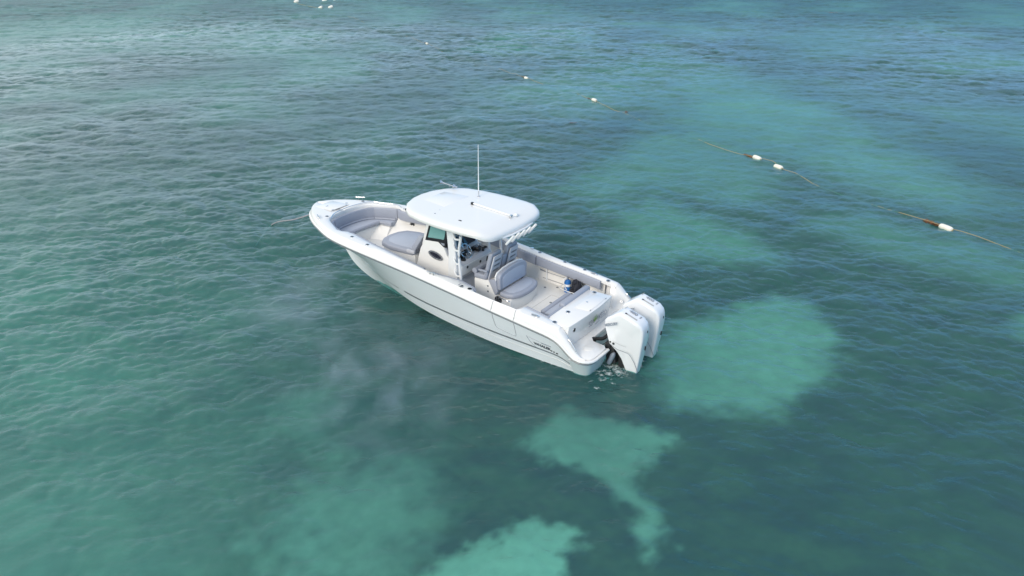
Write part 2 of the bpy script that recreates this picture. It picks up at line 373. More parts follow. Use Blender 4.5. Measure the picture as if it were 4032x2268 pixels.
# sand clearings, in metres on the sea floor: outline, edge softness, sand cover
CLEAR = [
    ([(3.91, 15.4), (4.44, 14.88), (5.42, 14.74), (6.23, 14.71), (6.89, 15.22), (8.03, 16.14), (9.11, 17.79), (9.45, 19.22), (9.09, 20.69), (8.22, 21.12), (7.2, 20.69), (6.14, 20.0), (4.99, 19.73), (4.0, 18.25), (3.84, 16.14)], 0.5, 0.78),
    ([(0.72, 13.04), (0.29, 13.76), (1.26, 14.63), (2.3, 14.46), (3.3, 14.22), (3.7, 13.61), (3.07, 12.9), (2.72, 12.24), (2.69, 11.63), (2.85, 11.06), (2.92, 10.63), (2.58, 10.08), (2.34, 10.63), (2.29, 11.4), (2.1, 12.05), (1.48, 12.63)], 0.22, 0.78),
    ([(-1.67, 9.43), (-1.28, 9.75), (-0.65, 10.28), (0.02, 10.68), (0.64, 11.04), (1.21, 10.84), (1.11, 10.48), (0.77, 10.28), (0.78, 9.39)], 0.17, 1.0),
    ([(-5.0, 10.84), (-4.87, 11.99), (-4.23, 12.76), (-2.89, 13.04), (-1.79, 12.63), (-1.45, 11.75), (-1.74, 10.63), (-2.38, 9.94), (-3.5, 9.75), (-4.48, 10.13)], 0.9, 0.55),
    ([(-5.09, 9.39), (-5.07, 10.13), (-3.89, 10.13), (-2.38, 9.94), (-2.02, 9.39)], 0.8, 0.45),
    ([(-6.24, 14.71), (-5.76, 15.76), (-4.69, 15.95), (-4.12, 14.71), (-4.04, 13.46), (-4.9, 13.32), (-5.8, 13.61)], 0.7, 0.42),
    ([(-11.33, 12.24), (-10.4, 12.37), (-9.36, 11.87), (-8.74, 11.06), (-9.0, 10.43), (-9.92, 10.13)], 0.5, 0.55),
    ([(-14.32, 16.73), (-13.14, 16.53), (-11.95, 15.58), (-12.0, 14.38), (-12.76, 14.38)], 0.7, 0.45),
    ([(4.01, 26.44), (4.57, 29.23), (6.29, 31.39), (7.93, 29.23), (9.26, 26.87), (9.83, 24.82), (8.64, 23.78), (6.73, 24.07), (4.99, 23.89), (4.07, 24.44)], 0.9, 0.58),
    ([(3.67, 30.28), (2.48, 33.2), (4.93, 38.21), (8.43, 43.69), (12.04, 44.74), (13.51, 39.89), (13.05, 34.51), (10.6, 30.28), (8.44, 31.39), (6.13, 32.58)], 1.3, 0.46),
    ([(9.81, 45.84), (13.05, 53.63), (18.62, 56.78), (21.73, 52.17), (22.32, 44.74), (22.14, 38.21), (21.25, 33.2), (18.57, 30.28), (16.84, 32.58), (15.52, 35.91), (13.78, 40.79)], 2.0, 0.54),
    ([(12.44, 28.25), (15.33, 29.23), (17.16, 26.44), (18.6, 24.44), (17.36, 20.83), (16.06, 22.04), (14.43, 24.07), (12.66, 26.02)], 1.0, 0.38),
    ([(15.4, 19.73), (16.8, 20.0), (15.3, 17.79), (14.39, 18.48)], 0.4, 0.55),
    ([(-6.33, 28.25), (-5.86, 31.39), (-4.28, 33.2), (-4.64, 30.28), (-5.2, 27.32)], 0.8, 0.25),
    ([(4.07, 68.68), (13.01, 79.55), (17.34, 71.13), (12.88, 58.49), (6.12, 53.63), (1.89, 56.78)], 3.5, 0.45),
    ([(33.86, 98.7), (51.05, 115.01), (51.77, 98.7), (40.1, 79.55), (30.63, 76.54)], 5, 0.4),
    ([(-79.83, 115.01), (-72.0, 129.08), (-54.26, 121.66), (-37.58, 82.79), (-45.36, 79.55), (-60.69, 86.29)], 6, 0.5),
    ([(-40.31, 98.7), (-38.38, 115.01), (-26.15, 103.62), (-18.94, 73.74), (-24.32, 71.13)], 5, 0.35),
]
bx_, by_, br_, bnr, bna = polar(41, 330, 40, 2.1, 5.0, 9000)
wxn = bx_ + (fbm(bx_*0.8, by_*0.8, 11)-0.5)*0.9 + (fbm(bx_*3.5, by_*3.5, 21)-0.5)*0.45
wyn = by_ + (fbm(bx_*0.8, by_*0.8, 31)-0.5)*0.9 + (fbm(bx_*3.5, by_*3.5, 41)-0.5)*0.45
sand = np.zeros_like(bx_)
rag = (fbm(bx_*2.6, by_*2.6, 121, 5)-0.5)*1.1; cover = fbm(bx_*0.55, by_*0.55, 131)
base = np.clip((fbm(bx_*0.12+3, by_*0.07, 51)-0.44)*3.0, 0, 1)*np.clip((br_-24)/25, 0, 1)*0.55
sand = np.maximum(sand, base)
for poly, soft, amt in CLEAR:
    s_ = np.clip(0.5 - (poly_sd(wxn, wyn, poly) + rag*(0.25 + 0.9*soft))/(2.6*soft), 0, 1); s_ = s_*s_*(3-2*s_)*amt*(0.72 + 0.5*cover)
    sand = 1-(1-sand)*(1-s_)
left = np.clip((0.0 - bx_/np.maximum(by_, 1)*1.6 - 0.15), 0, 1)*np.clip((40-by_)/20, 0, 1)   # thinner grass towards the left
sand = np.maximum(sand, left*0.42*(0.6+0.8*fbm(bx_*0.25, by_*0.25, 61)))
mott = fbm(bx_*1.3, by_*2.0, 71); mott2 = fbm(bx_*5, by_*6, 81)
grass = np.stack([0.034+0.14*(mott-.5), 0.040+0.12*(mott-.5), 0.026+0.03*(mott-.5)], -1)
grass = np.clip(grass*(0.6+0.8*mott2)[..., None], 0.004, 1)
sandc = np.stack([0.68+0*mott, 0.60+0*mott, 0.45+0*mott], -1)*(0.82+0.32*fbm(bx_*0.9, by_*0.9, 91))[..., None]
bed = grass*(1-sand[..., None]) + sandc*sand[..., None]
bz_ = BED_Z + 0.25*(fbm(bx_*0.3, by_*0.3, 101)-0.5)
seabed = link('seabed', grid_mesh('seabed', bx_, by_, bz_, bnr, bna, bed), None); tag(seabed, kind='structure')
sm = bpy.data.materials.new('sand_and_seagrass'); sm.use_nodes = True
n_, l_ = sm.node_tree.nodes, sm.node_tree.links
at_ = n_.new('ShaderNodeAttribute'); at_.attribute_name = 'bed'
n_['Principled BSDF'].inputs['Roughness'].default_value = 0.95; n_['Principled BSDF'].inputs['Specular IOR Level'].default_value = 0.05
tc_ = n_.new('ShaderNodeTexCoord'); no_ = n_.new('ShaderNodeTexNoise'); no_.inputs['Scale'].default_value = 2.2; no_.inputs['Detail'].default_value = 7
mr_ = n_.new('ShaderNodeMapRange'); mr_.inputs['To Min'].default_value = 0.65; mr_.inputs['To Max'].default_value = 1.35
mi_ = n_.new('ShaderNodeMix'); mi_.data_type = 'RGBA'; mi_.blend_type = 'MULTIPLY'; mi_.inputs['Factor'].default_value = 1
l_.new(tc_.outputs['Object'], no_.inputs['Vector']); l_.new(no_.outputs['Fac'], mr_.inputs['Value'])
l_.new(at_.outputs['Color'], mi_.inputs[6]); l_.new(mr_.outputs[0], mi_.inputs[7]); l_.new(mi_.outputs[2], n_['Principled BSDF'].inputs['Base Color'])
seabed.data.materials.append(sm)

# ------------------------------------------------------------------ motorboat (local x forward, y to port, z up from the waterline)
boat = empty('motorboat', (2.19, 14.41, 0), R(145.53), 'white center console motorboat with hard top and twin outboards at anchor', 'boat')
B = boat
def ip(x, xs, ys): return float(np.interp(x, xs, ys))
TU = [-.3, -.15, -.08, 0, .12, .3, .5, .6, 1, 1.6, 2.2, 3, 4, 5, 6, 7.2, 8.3, 9.5]
TZ = [.5, .5, .51, .56, .66, .84, 1.03, 1.06, 1.12, 1.19, 1.25, 1.35, 1.48, 1.6, 1.68, 1.74, 1.79, 1.82]
tc_pts = crv(list(zip(TU, TZ)), 400)
def zt(u): return float(np.interp(u, tc_pts[:, 0], tc_pts[:, 1]))
def zs(u): return 0.46 + 0.062*u                    # cockpit sole
VPU = [.5, .86, 1.52, 1.57, 2.7, 2.78, 2.9, 3.3, 3.6, 3.8, 4.15, 5, 6.05, 6.83, 7.08, 7.2, 7.38, 7.97, 8.12, 8.2, 8.25]
VPV = [1.2, 1.19, 1.14, 1.36, 1.38, 1.35, 1.24, 1.2, 1.27, 1.33, 1.36, 1.32, 1.21, 1.05, 1.02, 1.09, 1.10, .80, .66, .40, 0]
VSU = [.5, .86, 1.9, 3.1, 3.6, 3.8, 4.15] + VPU[11:]; VSV = [1.22, 1.23, 1.24, 1.25, 1.28, 1.33, 1.36] + VPV[11:]
def vi(u, s): return ip(u, VPU, VPV) if s > 0 else ip(u, VSU, VSV)

ROWS = [  # keel, bottom, chine, rail
 ((.18,0,-.45),(.18,.95,-.20),(.18,1.20,.00),(.18,1.50,.545)),
 ((.55,0,-.46),(.55,.95,-.19),(.55,1.21,.01),(.55,1.50,.79)),
 ((1.2,0,-.46),(1.2,.95,-.18),(1.2,1.22,.02),(1.2,1.505,.895)),
 ((2.2,0,-.46),(2.2,.95,-.16),(2.2,1.22,.05),(2.2,1.53,1.035)),
 ((3.3,0,-.44),(3.3,.90,-.10),(3.3,1.17,.11),(3.3,1.55,1.195)),
 ((4.5,0,-.40),(4.5,.78,-.02),(4.5,1.06,.20),(4.5,1.55,1.345)),
 ((5.5,0,-.36),(5.5,.60,.06),(5.5,.90,.34),(5.6,1.545,1.455)),
 ((6.4,0,-.30),(6.4,.38,.16),(6.5,.64,.52),(6.6,1.50,1.53)),
 ((7.2,0,-.12),(7.2,.20,.30),(7.3,.40,.68),(7.4,1.38,1.57)),
 ((7.75,0,.08),(7.75,.09,.45),(7.9,.20,.82),(8.1,1.11,1.60)),
 ((8.12,0,.32),(8.15,.03,.60),(8.3,.07,.92),(8.55,.89,1.615)),
 ((8.40,0,.66),(8.42,.012,.78),(8.62,.03,1.05),(8.92,.65,1.63)),
 ((8.72,0,1.0),(8.75,.006,1.02),(8.95,.015,1.25),(9.15,.43,1.635)),
 ((9.0,0,1.3),(9.02,.004,1.33),(9.1,.008,1.45),(9.28,.20,1.64)),
 ((9.2,0,1.53),(9.21,0,1.55),(9.23,0,1.58),(9.32,0,1.64))]
def crv_u(pts, n):
    P = np.array(pts, float); t = np.linspace(0, len(P)-1, n); k = np.clip(t.astype(int), 0, len(P)-2); s = (t-k)[:, None]
    T = np.zeros_like(P); T[1:-1] = (P[2:]-P[:-2])/2; T[0] = P[1]-P[0]; T[-1] = P[-1]-P[-2]
    return (2*s**3-3*s**2+1)*P[k] + (s**3-2*s**2+s)*T[k] + (-2*s**3+3*s**2)*P[k+1] + (s**3-s**2)*T[k+1]
NS = 113
K_, B_, C_, R_ = [crv_u([r[i] for r in ROWS], NS) for i in range(4)]
flare = np.clip((C_[:, 0]-4.5)/3.5, 0, 1)[:, None]*np.array([[0, 1, 0]])
M_ = C_*0.5 + R_*0.5 - flare*0.13*(R_-C_)[:, 1:2]
def side(u, s):
    """point on the port hull side: s=0 at the chine, 1 at the rail."""
    L = [np.array([np.interp(u, A[:, 0], A[:, 1]), np.interp(u, A[:, 0], A[:, 2])]) for A in (C_, M_, R_)]
    q = L[0] + (L[1]-L[0])*s*2 if s < .5 else L[1] + (L[2]-L[1])*(s*2-1)
    return u, q[0], q[1]
def hull_v(u, z):
    A = [(np.interp(u, L[:, 0], L[:, 2]), np.interp(u, L[:, 0], L[:, 1])) for L in (K_, B_, C_, M_, R_)]
    return float(np.interp(z, [a[0] for a in A], [a[1] for a in A]))
def mir(p, s): return (p[0], p[1]*s, p[2])
def hull():
    bm = bmesh.new()
    for s in (1, -1):
        V = [[bm.verts.new(mir(p, s)) for p in (K_[i], B_[i], C_[i], C_[i]+(R_[i]-C_[i])*0.004+np.array([0, .012, .0])*min(1, C_[i][1]*3), C_[i]*.5+M_[i]*.5, M_[i], M_[i]*.5+R_[i]*.5, R_[i])] for i in range(NS)]
        for i in range(NS-1):
            for j in range(7): bm.faces.new((V[i][j], V[i][j+1], V[i+1][j+1], V[i+1][j]))
        bm.faces.new(V[0])
    bmesh.ops.remove_doubles(bm, verts=bm.verts, dist=2e-4)
    o = finish('hull', bm, M['side'], B, ang=40); o.data.materials.append(M['bottom'])
    for p in o.data.polygons:
        if max(o.data.vertices[i].co.z for i in p.vertices) < .03: p.material_index = 1
    return o
H_ = hull()
# stern wrap of the rail
WRAP = [(.18, 1.50, .545), (.06, 1.50, .475), (-.06, 1.49, .45), (-.15, 1.46, .44), (-.225, 1.41, .435), (-.28, 1.33, .43), (-.30, 1.22, .425), (-.31, .66, .42)]
for s in (1, -1):
    pts = [mir(p, s) for p in list(R_[::-1])[::2]] + [mir(p, s) for p in WRAP[1:]]
    rr = tube('rub_rail', [(p[0], p[1] - s*0.012, p[2] + 0.03) for p in pts], 0.036, M['gel'], B, 8, 0.9)
    tube('rail_insert', [(p[0], p[1] + s*0.012, p[2] - 0.012) for p in pts], 0.015, M['stripe'], rr, 6)
    # grey boot stripe and spray strake on the hull side
    bm = bmesh.new()
    us = [.2, .5, 1, 1.5, 2, 2.6, 3.2, 4, 4.6, 5.2, 5.25, 5.9, 6.6, 7.2, 7.7, 8.0]
    ss = [.42, .435, .42, .40, .38, .355, .33, .30, .28, .255, .25, .19, .12, .10, .09, .08]
    prev = None
    for u in np.linspace(.2, 7.95, 70):
        c = ip(u, us, ss); h = 0.024 if u < 5.2 else 0.014
        if 5.15 < u < 5.3: prev = None; continue
        a = side(u, c-h); b = side(u, c+h)
        cur = [bm.verts.new((p[0], s*(p[1]+0.006), p[2])) for p in (a, b)]
        if prev: bm.faces.new((prev[0], prev[1], cur[1], cur[0]))
        prev = cur
    finish('boot_stripe', bm, M['stripe'], B)
    st = []
    for u in np.linspace(.2, 8.0, 60):
        c = ip(u, us, ss)*.62; p = side(u, c); st.append((p[0], s*(p[1]-0.012), p[2]))
    tube('spray_strake', st, 0.017, M['gel'], B, 6)

# gunwale cap with bow deck
def gunwale():
    bm = bmesh.new()
    for s in (1, -1):
        us = np.concatenate([R_[::-1, 0][::2], np.array(VPU if s > 0 else VSU) + 1e-3, [8.22, 8.27]])
        us = np.unique(np.round(us[us > .5], 3))
        V = []
        for u in us:
            v = np.interp(u, R_[:, 0], R_[:, 1]); z = np.interp(u, R_[:, 0], R_[:, 2]); t = zt(u); w = vi(u, s)
            o = max(v-.075, v*.75)
            i_ = min(w, max(o-.02, 0)); zi = t - .006
            sec = [(v-.004, z+.02), (v-.02 if v > .1 else v*.9, z+(t-z)*.45), (o+.012 if o > .05 else o, t-.022), (o-.012 if o > .05 else o*.9, t), (i_+.5*(o-i_), t+.012), (i_+min(.03, o*.2), zi), (i_, zi-.014), (i_, zi-.08)]
            V.append([bm.verts.new((u, s*a, b)) for a, b in sec])
        for i in range(len(V)-1):
            for j in range(7):
                try: bm.faces.new((V[i][j], V[i][j+1], V[i+1][j+1], V[i+1][j]))
                except ValueError: pass
    bmesh.ops.remove_doubles(bm, verts=bm.verts, dist=3e-4)
    return finish('gunwale', bm, M['gel'], B, ang=35)
G_ = gunwale()
# stern quarters sloping down to the swim platform
for s in (1, -1):
    secs = []
    for u in (.62, .55, .5, .44, .38, .3, .2, .12, .05, 0, -.05, -.1, -.16):
        if u >= .18: v = np.interp(u, R_[:, 0], R_[:, 1]); z = np.interp(u, R_[:, 0], R_[:, 2])
        else:
            W = np.array(WRAP)[::-1]; v = np.interp(u, W[:, 0], W[:, 1]); z = np.interp(u, W[:, 0], W[:, 2])
        t = max(zt(u), z+.07); k = min(1, max(0, (.6-u)/.7)); q = 1.22+.17*k; bs = 1.02+.33*k
        if u > .5: bs = 1.08
        secs.append([(u, s*a, b) for a, b in ((v-.004, z+.02), (v-.02, z+(t-z)*.5), (v-.065, t-.02), (v-.09, t), (q+.02, t-.003), (q, t-.02), (q*.45+bs*.55, .5+(t-.5)*.35), (bs, .5))])
    qc = loft('quarter_coaming', secs, M['gel'], B, ang=40)
    hp = [(.30, s*1.36, zt(.30)+.0), (.25, s*1.36, zt(.25)+.035), (.12, s*1.385, zt(.12)+.04), (.04, s*1.395, zt(.04)+.0)]
    tube('grab_handle', crv(hp, 10), 0.012, M['chrome'], qc, 6)
# swim platform: two pods with a motor well between them
def pod(s):
    top = [(.2, .6), (.2, 1.485), (.06, 1.485), (-.06, 1.475), (-.15, 1.445), (-.225, 1.395), (-.28, 1.32), (-.30, 1.22), (-.31, .64), (-.27, .6)]
    bot = [(.2, .6), (.2, 1.2), (.06, 1.2), (-.01, 1.18), (-.06, 1.15), (-.09, 1.12), (-.11, 1.07), (-.12, 1.0), (-.15, .64), (-.13, .6)]
    return frust('platform_pod', [(u, s*v, -.04) for u, v in bot], [(u, s*v, .44) for u, v in top], M['side'], B)
pod(1); pod(-1)
pl = [(.62, 1.18), (.18, 1.40), (-.06, 1.40), (-.16, 1.37), (-.23, 1.30), (-.26, 1.2), (-.27, .70), (-.20, .60), (.10, .56), (.18, .46), (.18, -.46), (.10, -.56), (-.20, -.60), (-.27, -.70), (-.26, -1.2), (-.23, -1.30), (-.16, -1.37), (-.06, -1.40), (.18, -1.40), (.62, -1.18)]
pt = prism('swim_platform', pl, .38, .50, M['gel'], B, .018)
prism('motor_well', [(.19, .58), (.19, -.58), (.23, -.58), (.23, .58)], -.15, .47, M['liner'], B)
hp_ = lathe('deck_hatch', [(.118, 0), (.118, .006), (.11, .009)], (.033, .913, .499), M['liner'], pt, n=24)
lathe('deck_hatch', [(.118, 0), (.118, .006), (.11, .009)], (.033, -.913, .499), M['liner'], pt, n=24)
# transom box
tb = frust('transom_box', [(.42, 1.22, .495), (.37, .6, .495), (.35, 0, .495), (.38, -.63, .495), (.93, -.63, .495), (.93, 1.22, .495)],
           [(.33, 1.26, 1.075), (.28, .6, 1.075), (.265, 0, 1.075), (.29, -.63, 1.075), (.93, -.63, 1.075), (.93, 1.26, 1.075)], M['gel'], B, .02)
prism('livewell_lid', [(.70, .40), (.34, .37), (.33, 0), (.355, -.43), (.70, -.46)], 1.076, 1.086, M['gel'], tb, .006)
lathe('lid_latch', [(.025, 0), (.025, .006)], (.60, .01, 1.086), M['chrome'], tb, n=12)
for v in (.33, -.39): box('hinge', (.335, v, 1.089), (.012, .05, .006), M['stripe'], tb)
prism('walkthrough_sole', [(.3, -.62), (.3, -1.25), (1.0, -1.3), (1.0, -.62)], .44, .505, M['sole'], B)
# cockpit sole and liner
def sole():
    bm = bmesh.new(); us = [.9, 2, 3, 4, 5, 5.6, 6.3, 7, 7.5, 8, 8.24]; vs = [1.39, 1.39, 1.39, 1.39, 1.39, 1.36, 1.28, 1.16, 1.08, .8, .1]
    us = list(np.linspace(.9, 8.2, 40)); vs = [max(.02, min(ip(u, [.9, 5, 5.6, 6.3, 7, 7.5, 8, 8.24], [1.39, 1.39, 1.36, 1.28, 1.16, 1.08, .8, .1]), hull_v(u, zs(u))-.04)) for u in us]
    a = [bm.verts.new((u, v, zs(u))) for u, v in zip(us, vs)]; b = [bm.verts.new((u, -v, zs(u))) for u, v in zip(us, vs)]
    for i in range(len(us)-1): bm.faces.new((a[i], a[i+1], b[i+1], b[i]))
    return finish('cockpit_sole', bm, M['sole'], B)
SO = sole()
def liner():
    bm = bmesh.new()
    for s in (1, -1):
        prev = None
        for u in np.unique(np.concatenate([np.linspace(.9, 8.25, 60), np.array(VPU if s > 0 else VSU)[1:]])):
            w = vi(u, s); t = zt(u)-.085; f = ip(u, [.9, 5, 5.6, 6.3, 7, 7.5, 8, 8.24, 8.25], [1.38, 1.38, 1.35, 1.27, 1.15, 1.07, .79, .1, 0])
            hv = hull_v(u, zs(u)+.03)-.05; f = min(f, max(hv, 0)); f1 = max(f, min(ip(u, [.9, 5.6, 6.3, 7, 7.5, 8, 8.25], [1.38, 1.35, 1.27, 1.15, 1.07, .79, 0]), hull_v(u, t-.1)-.05))
            o = max(w, min(f1, hull_v(u, t-.012)-.04))
            cur = [bm.verts.new((u, s*a, b)) for a, b in ((w, t), (o, t-.012), (f1, t-.1), (max(f, min(f1, hull_v(u, zs(u)+.42)-.05)), zs(u)+.42), (f, zs(u)+.05), (f-.03 if f > .05 else f, zs(u)))]
            if prev:
                for j in range(5):
                    try: bm.faces.new((prev[j], prev[j+1], cur[j+1], cur[j]))
                    except ValueError: pass
            prev = cur
    bmesh.ops.remove_doubles(bm, verts=bm.verts, dist=2e-4)
    return finish('cockpit_liner', bm, M['liner'], B)
LI = liner()
for (u, v) in ((2.34, -1.0), (2.1, -1.2), (1.8, -.4), (7.35, -.15)):
    lathe('deck_drain', [(.032, 0), (.032, .006)], (u, v, zs(u)+.001), M['stripe'], SO, n=12)
bm = bmesh.new()     # floor hatch seam
hz = [(2.0, .95), (1.35, .95), (1.35, -.75), (2.0, -.75), (2.0, .95)]
for a, b in zip(hz[:-1], hz[1:]):
    add_tube(bm, [(a[0], a[1], zs(a[0])+.002), (b[0], b[1], zs(b[0])+.002)], .004, 4)
finish('floor_hatch_seam', bm, M['slot'], SO)

# padded coaming bolsters
def pad(name, path, thick, zlo, zhi, m, parent, r=0.025, inward=None):
    """upholstered strip along a plan path; zlo/zhi are functions of u."""
    P = [np.array(p, float) for p in path]; secs = []
    for i, p in enumerate(P):
        t = P[min(i+1, len(P)-1)] - P[max(i-1, 0)]; t /= np.linalg.norm(t); nrm = np.array([-t[1], t[0]])*inward
        a, b = zlo(p[0]), zhi(p[0]); rr = min(r, thick*.45)
        prof = [(0, a+rr), (rr*.3, a+rr*.3), (rr, a), (thick-rr, a), (thick-rr*.3, a+rr*.3), (thick, a+rr), (thick, b-rr), (thick-rr*.3, b-rr*.3), (thick-rr, b), (rr, b), (rr*.3, b-rr*.3), (0, b-rr)]
        secs.append([(p[0]+nrm[0]*q, p[1]+nrm[1]*q, z) for q, z in prof])
    return loft(name, secs, m, parent, caps=True, closed=True, ang=45)
def edge(u0, u1, s, n, d=0.0): return [(u, s*(vi(u, s)+d)) for u in np.linspace(u0, u1, n)]
lo = lambda d: (lambda u: zt(u)-d)
pad('coaming_bolster', edge(.9, 2.72, -1, 10), .07, lo(.255), lo(.03), M['vinyl'], B, inward=1)
pad('coaming_bolster', edge(2.75, 4.9, -1, 14), .07, lo(.27), lo(.03), M['vinyl'], B, inward=1)
pad('coaming_bolster', edge(4.93, 7.22, -1, 16), .07, lo(.30), lo(.03), M['vinyl'], B, inward=1)
pad('coaming_bolster', edge(6.95, 4.25, 1, 16), .07, lo(.26), lo(.02), M['vinyl'], B, inward=1)
pad('coaming_bolster', edge(4.0, 2.82, 1, 16), .07, lo(.24), lo(.02), M['vinyl'], B, inward=1)
pad('coaming_bolster', edge(1.5, .9, 1, 6), .06, lo(.22), lo(.0), M['vinyl'], B, inward=1)
pad('coaming_bolster', [(.93, 1.19), (.93, .5)], .06, lo(.2), lambda u: 1.085, M['vinyl'], B, inward=1)

# bow seating
ubase = [(7.32, -.76), (7.72, -.73), (7.76, 0), (7.72, .73), (7.32, .76), (7.32, 1.06), (7.9, .83), (8.1, .6), (8.18, 0), (8.1, -.6), (7.9, -.83), (7.32, -1.06)]
bm = bmesh.new(); add_prism(bm, [(min(u, 7.78), math.copysign(min(abs(v), max(.02, hull_v(min(u, 7.78), .9)-.06)), v), .88) for u, v in ubase], [(u, v, 1.24) for u, v in ubase])
bs_ = finish('bow_seat_base', bm, M['liner'], B, .012)
prism('seat_cushion', [(7.30, -.78), (7.70, -.75), (7.74, 0), (7.70, .75), (7.30, .78), (7.30, 1.085), (7.95, .86), (8.12, .64), (8.21, 0), (8.12, -.64), (7.95, -.86), (7.30, -1.085)], 1.245, 1.37, M['vinyl2'], bs_, .03, 3)
for path in (((7.28, -.80), (7.5, -.79), (7.69, -.75)), ((7.70, -.73), (7.74, -.4), (7.745, 0), (7.74, .4), (7.70, .73)), ((7.69, .75), (7.5, .79), (7.28, .80))):
    tube('seat_bolster', [(u-.01, v, 1.325) for u, v in crv(path, 10)], .048, M['vinyl'], bs_, 10, .9)
zb0 = lambda u: 1.36; zb1 = lambda u: 1.70
for path in (((7.30, -1.10), (7.6, -1.0), (7.93, -.84)), ((7.95, -.83), (8.08, -.66), (8.16, -.4), (8.2, 0), (8.17, .35), (8.1, .58)), ((8.08, .62), (7.95, .80), (7.6, .98), (7.25, 1.10))):
    pd = pad('seat_backrest', crv(path, 9), .065, zb0, zb1, M['vinyl'], bs_, .035, inward=1)
    q = crv([(a - .0, b) for a, b in path], 9); 
    cx = 7.4
    tube('backrest_roll', [(a + (cx-a)*.085, b*.915, 1.395) for a, b in q], .028, M['vinyl'], pd, 8)
tube('bow_rail', crv([(7.1, -1.04, 1.79), (7.36, -1.13, 1.80), (7.75, -.98, 1.80), (8.08, -.84, 1.83), (8.22, -.4, 1.83), (8.24, 0, 1.83), (8.16, .45, 1.83), (7.97, .76, 1.82)], 26), .011, M['chrome'], B, 6)
tube('grab_rail', crv([(6.6, -1.12, 1.745), (6.65, -1.12, 1.77), (7.0, -1.06, 1.775), (7.04, -1.06, 1.745)], 12), .011, M['chrome'], B, 6)
def disc_speaker(c, ax):
    sp_ = lathe('speaker', [(.10, 0), (.10, .02), (.085, .03), (.08, .02), (.04, .02), (.035, .035)], c, M['black'], B, ax, 20)
    for k in range(6):
        a = k*math.pi/3; q = Vector((0, 0, 1)).rotation_difference(Vector(ax))
        p0 = Vector(c) + q @ Vector((math.cos(a)*.035, math.sin(a)*.035, .034)); p1 = Vector(c) + q @ Vector((math.cos(a)*.09, math.sin(a)*.09, .031))
        tube('grille_bar', [p0, p1], .007, M['stripe'], sp_, 4)
disc_speaker((6.86, -1.17, 1.30), (0, 1, .1))

# forward lounge in front of the console
lp = [(5.30, .56), (5.30, -.56), (6.05, -.60), (6.42, -.50), (6.56, -.28), (6.60, 0), (6.56, .28), (6.42, .50), (6.05, .60)]
lb = prism('lounge_base', [(u - .04, v*.93) for u, v in lp], .78, 1.30, M['liner'], B, .02)
prism('lounge_cushion', lp, 1.29, 1.43, M['vinyl'], lb, .045, 3)
prism('cushion_panel', [(5.34, .42), (5.34, -.42), (6.0, -.45), (6.28, -.38), (6.42, -.2), (6.44, 0), (6.42, .2), (6.28, .38), (6.0, .45)], 1.42, 1.437, M['vinyl2'], lb, .006)
frust('lounge_backrest', [(5.42, .52, 1.43), (5.42, -.52, 1.43), (5.24, -.55, 1.43), (5.24, .55, 1.43)], [(5.14, .47, 1.86), (5.14, -.47, 1.86), (4.98, -.5, 1.86), (4.98, .5, 1.86)], M['vinyl'], lb, .03, 3)
box('armrest', (5.33, .58, 1.42), (.26, .07, .09), M['shell'], lb, .02)

# center console
co = prism('console', [(5.28, .72), (4.97, 1.62), (4.80, 1.90), (4.27, 1.92), (4.13, 1.57), (3.74, 1.46), (3.68, 1.40), (3.70, 1.16), (3.86, 1.02), (3.86, .66)], -.62, .62, M['gel'], B, .025, ax='y')
prism('dash', [(4.262, 1.915), (4.133, 1.585), (3.75, 1.475), (3.69, 1.41), (3.70, 1.20), (3.73, 1.2), (3.74, 1.42), (4.15, 1.54), (4.28, 1.86)], -.585, .585, M['dash'], co, .008, ax='y')
prism('footrest', [(3.86, .69), (3.86, 1.0), (3.62, .78), (3.62, .70)], -.5, .5, M['dash'], co, .01, ax='y')
def ring(name, outer, inner, h0, h1, m, parent):
    bm = bmesh.new(); n = len(outer)
    O0 = [bm.verts.new((a, h0, b)) for a, b in outer]; I0 = [bm.verts.new((a, h0, b)) for a, b in inner]
    O1 = [bm.verts.new((a, h1, b)) for a, b in outer]; I1 = [bm.verts.new((a, h1, b)) for a, b in inner]
    for i in range(n):
        j = (i+1) % n
        for q in ((O0[i], O0[j], I0[j], I0[i]), (O1[i], I1[i], I1[j], O1[j]), (O0[i], O1[i], O1[j], O0[j]), (I0[i], I0[j], I1[j], I1[i])): bm.faces.new(q)
    return finish(name, bm, m, parent, smooth=False)
for s in (1, -1):
    a, b = sorted((s*.565, s*.619))
    prism('windshield_pillar', [(4.915, 1.72), (4.66, 2.56), (4.52, 2.56), (4.77, 1.88), (4.77, 1.72)], a, b, M['gel'], co, .012, ax='y')
    a2, b2 = sorted((s*.60, s*.70))
    prism('top_support', [(4.10, .69), (4.02, 1.72), (4.08, 2.56), (3.90, 2.56), (3.80, 1.74), (3.76, .69)], a2, b2, M['white'], co, .02, ax='y')
    a3, b3 = sorted((s*.598, s*.630))
    fr = ring('side_window', [(4.555, 2.55), (4.06, 2.55), (4.10, 2.12), (4.14, 1.80), (4.22, 1.80), (4.38, 1.90), (4.79, 1.865)], [(4.515, 2.52), (4.11, 2.52), (4.145, 2.2), (4.195, 2.0), (4.24, 1.985), (4.40, 1.975), (4.715, 1.945)], a3, b3, M['black'], co)
    a4, b4 = sorted((s*.608, s*.618))
    prism('pane', [(4.52, 2.53), (4.10, 2.53), (4.14, 2.2), (4.19, 1.99), (4.24, 1.98), (4.40, 1.97), (4.72, 1.94)], a4, b4, M['glass'], fr, ax='y')
    prism('window_brand_plate', [(4.30, 1.90), (4.18, 1.90), (4.19, 1.84), (4.25, 1.845)], *sorted((s*.631, s*.634)), M['decal'], fr, ax='y')
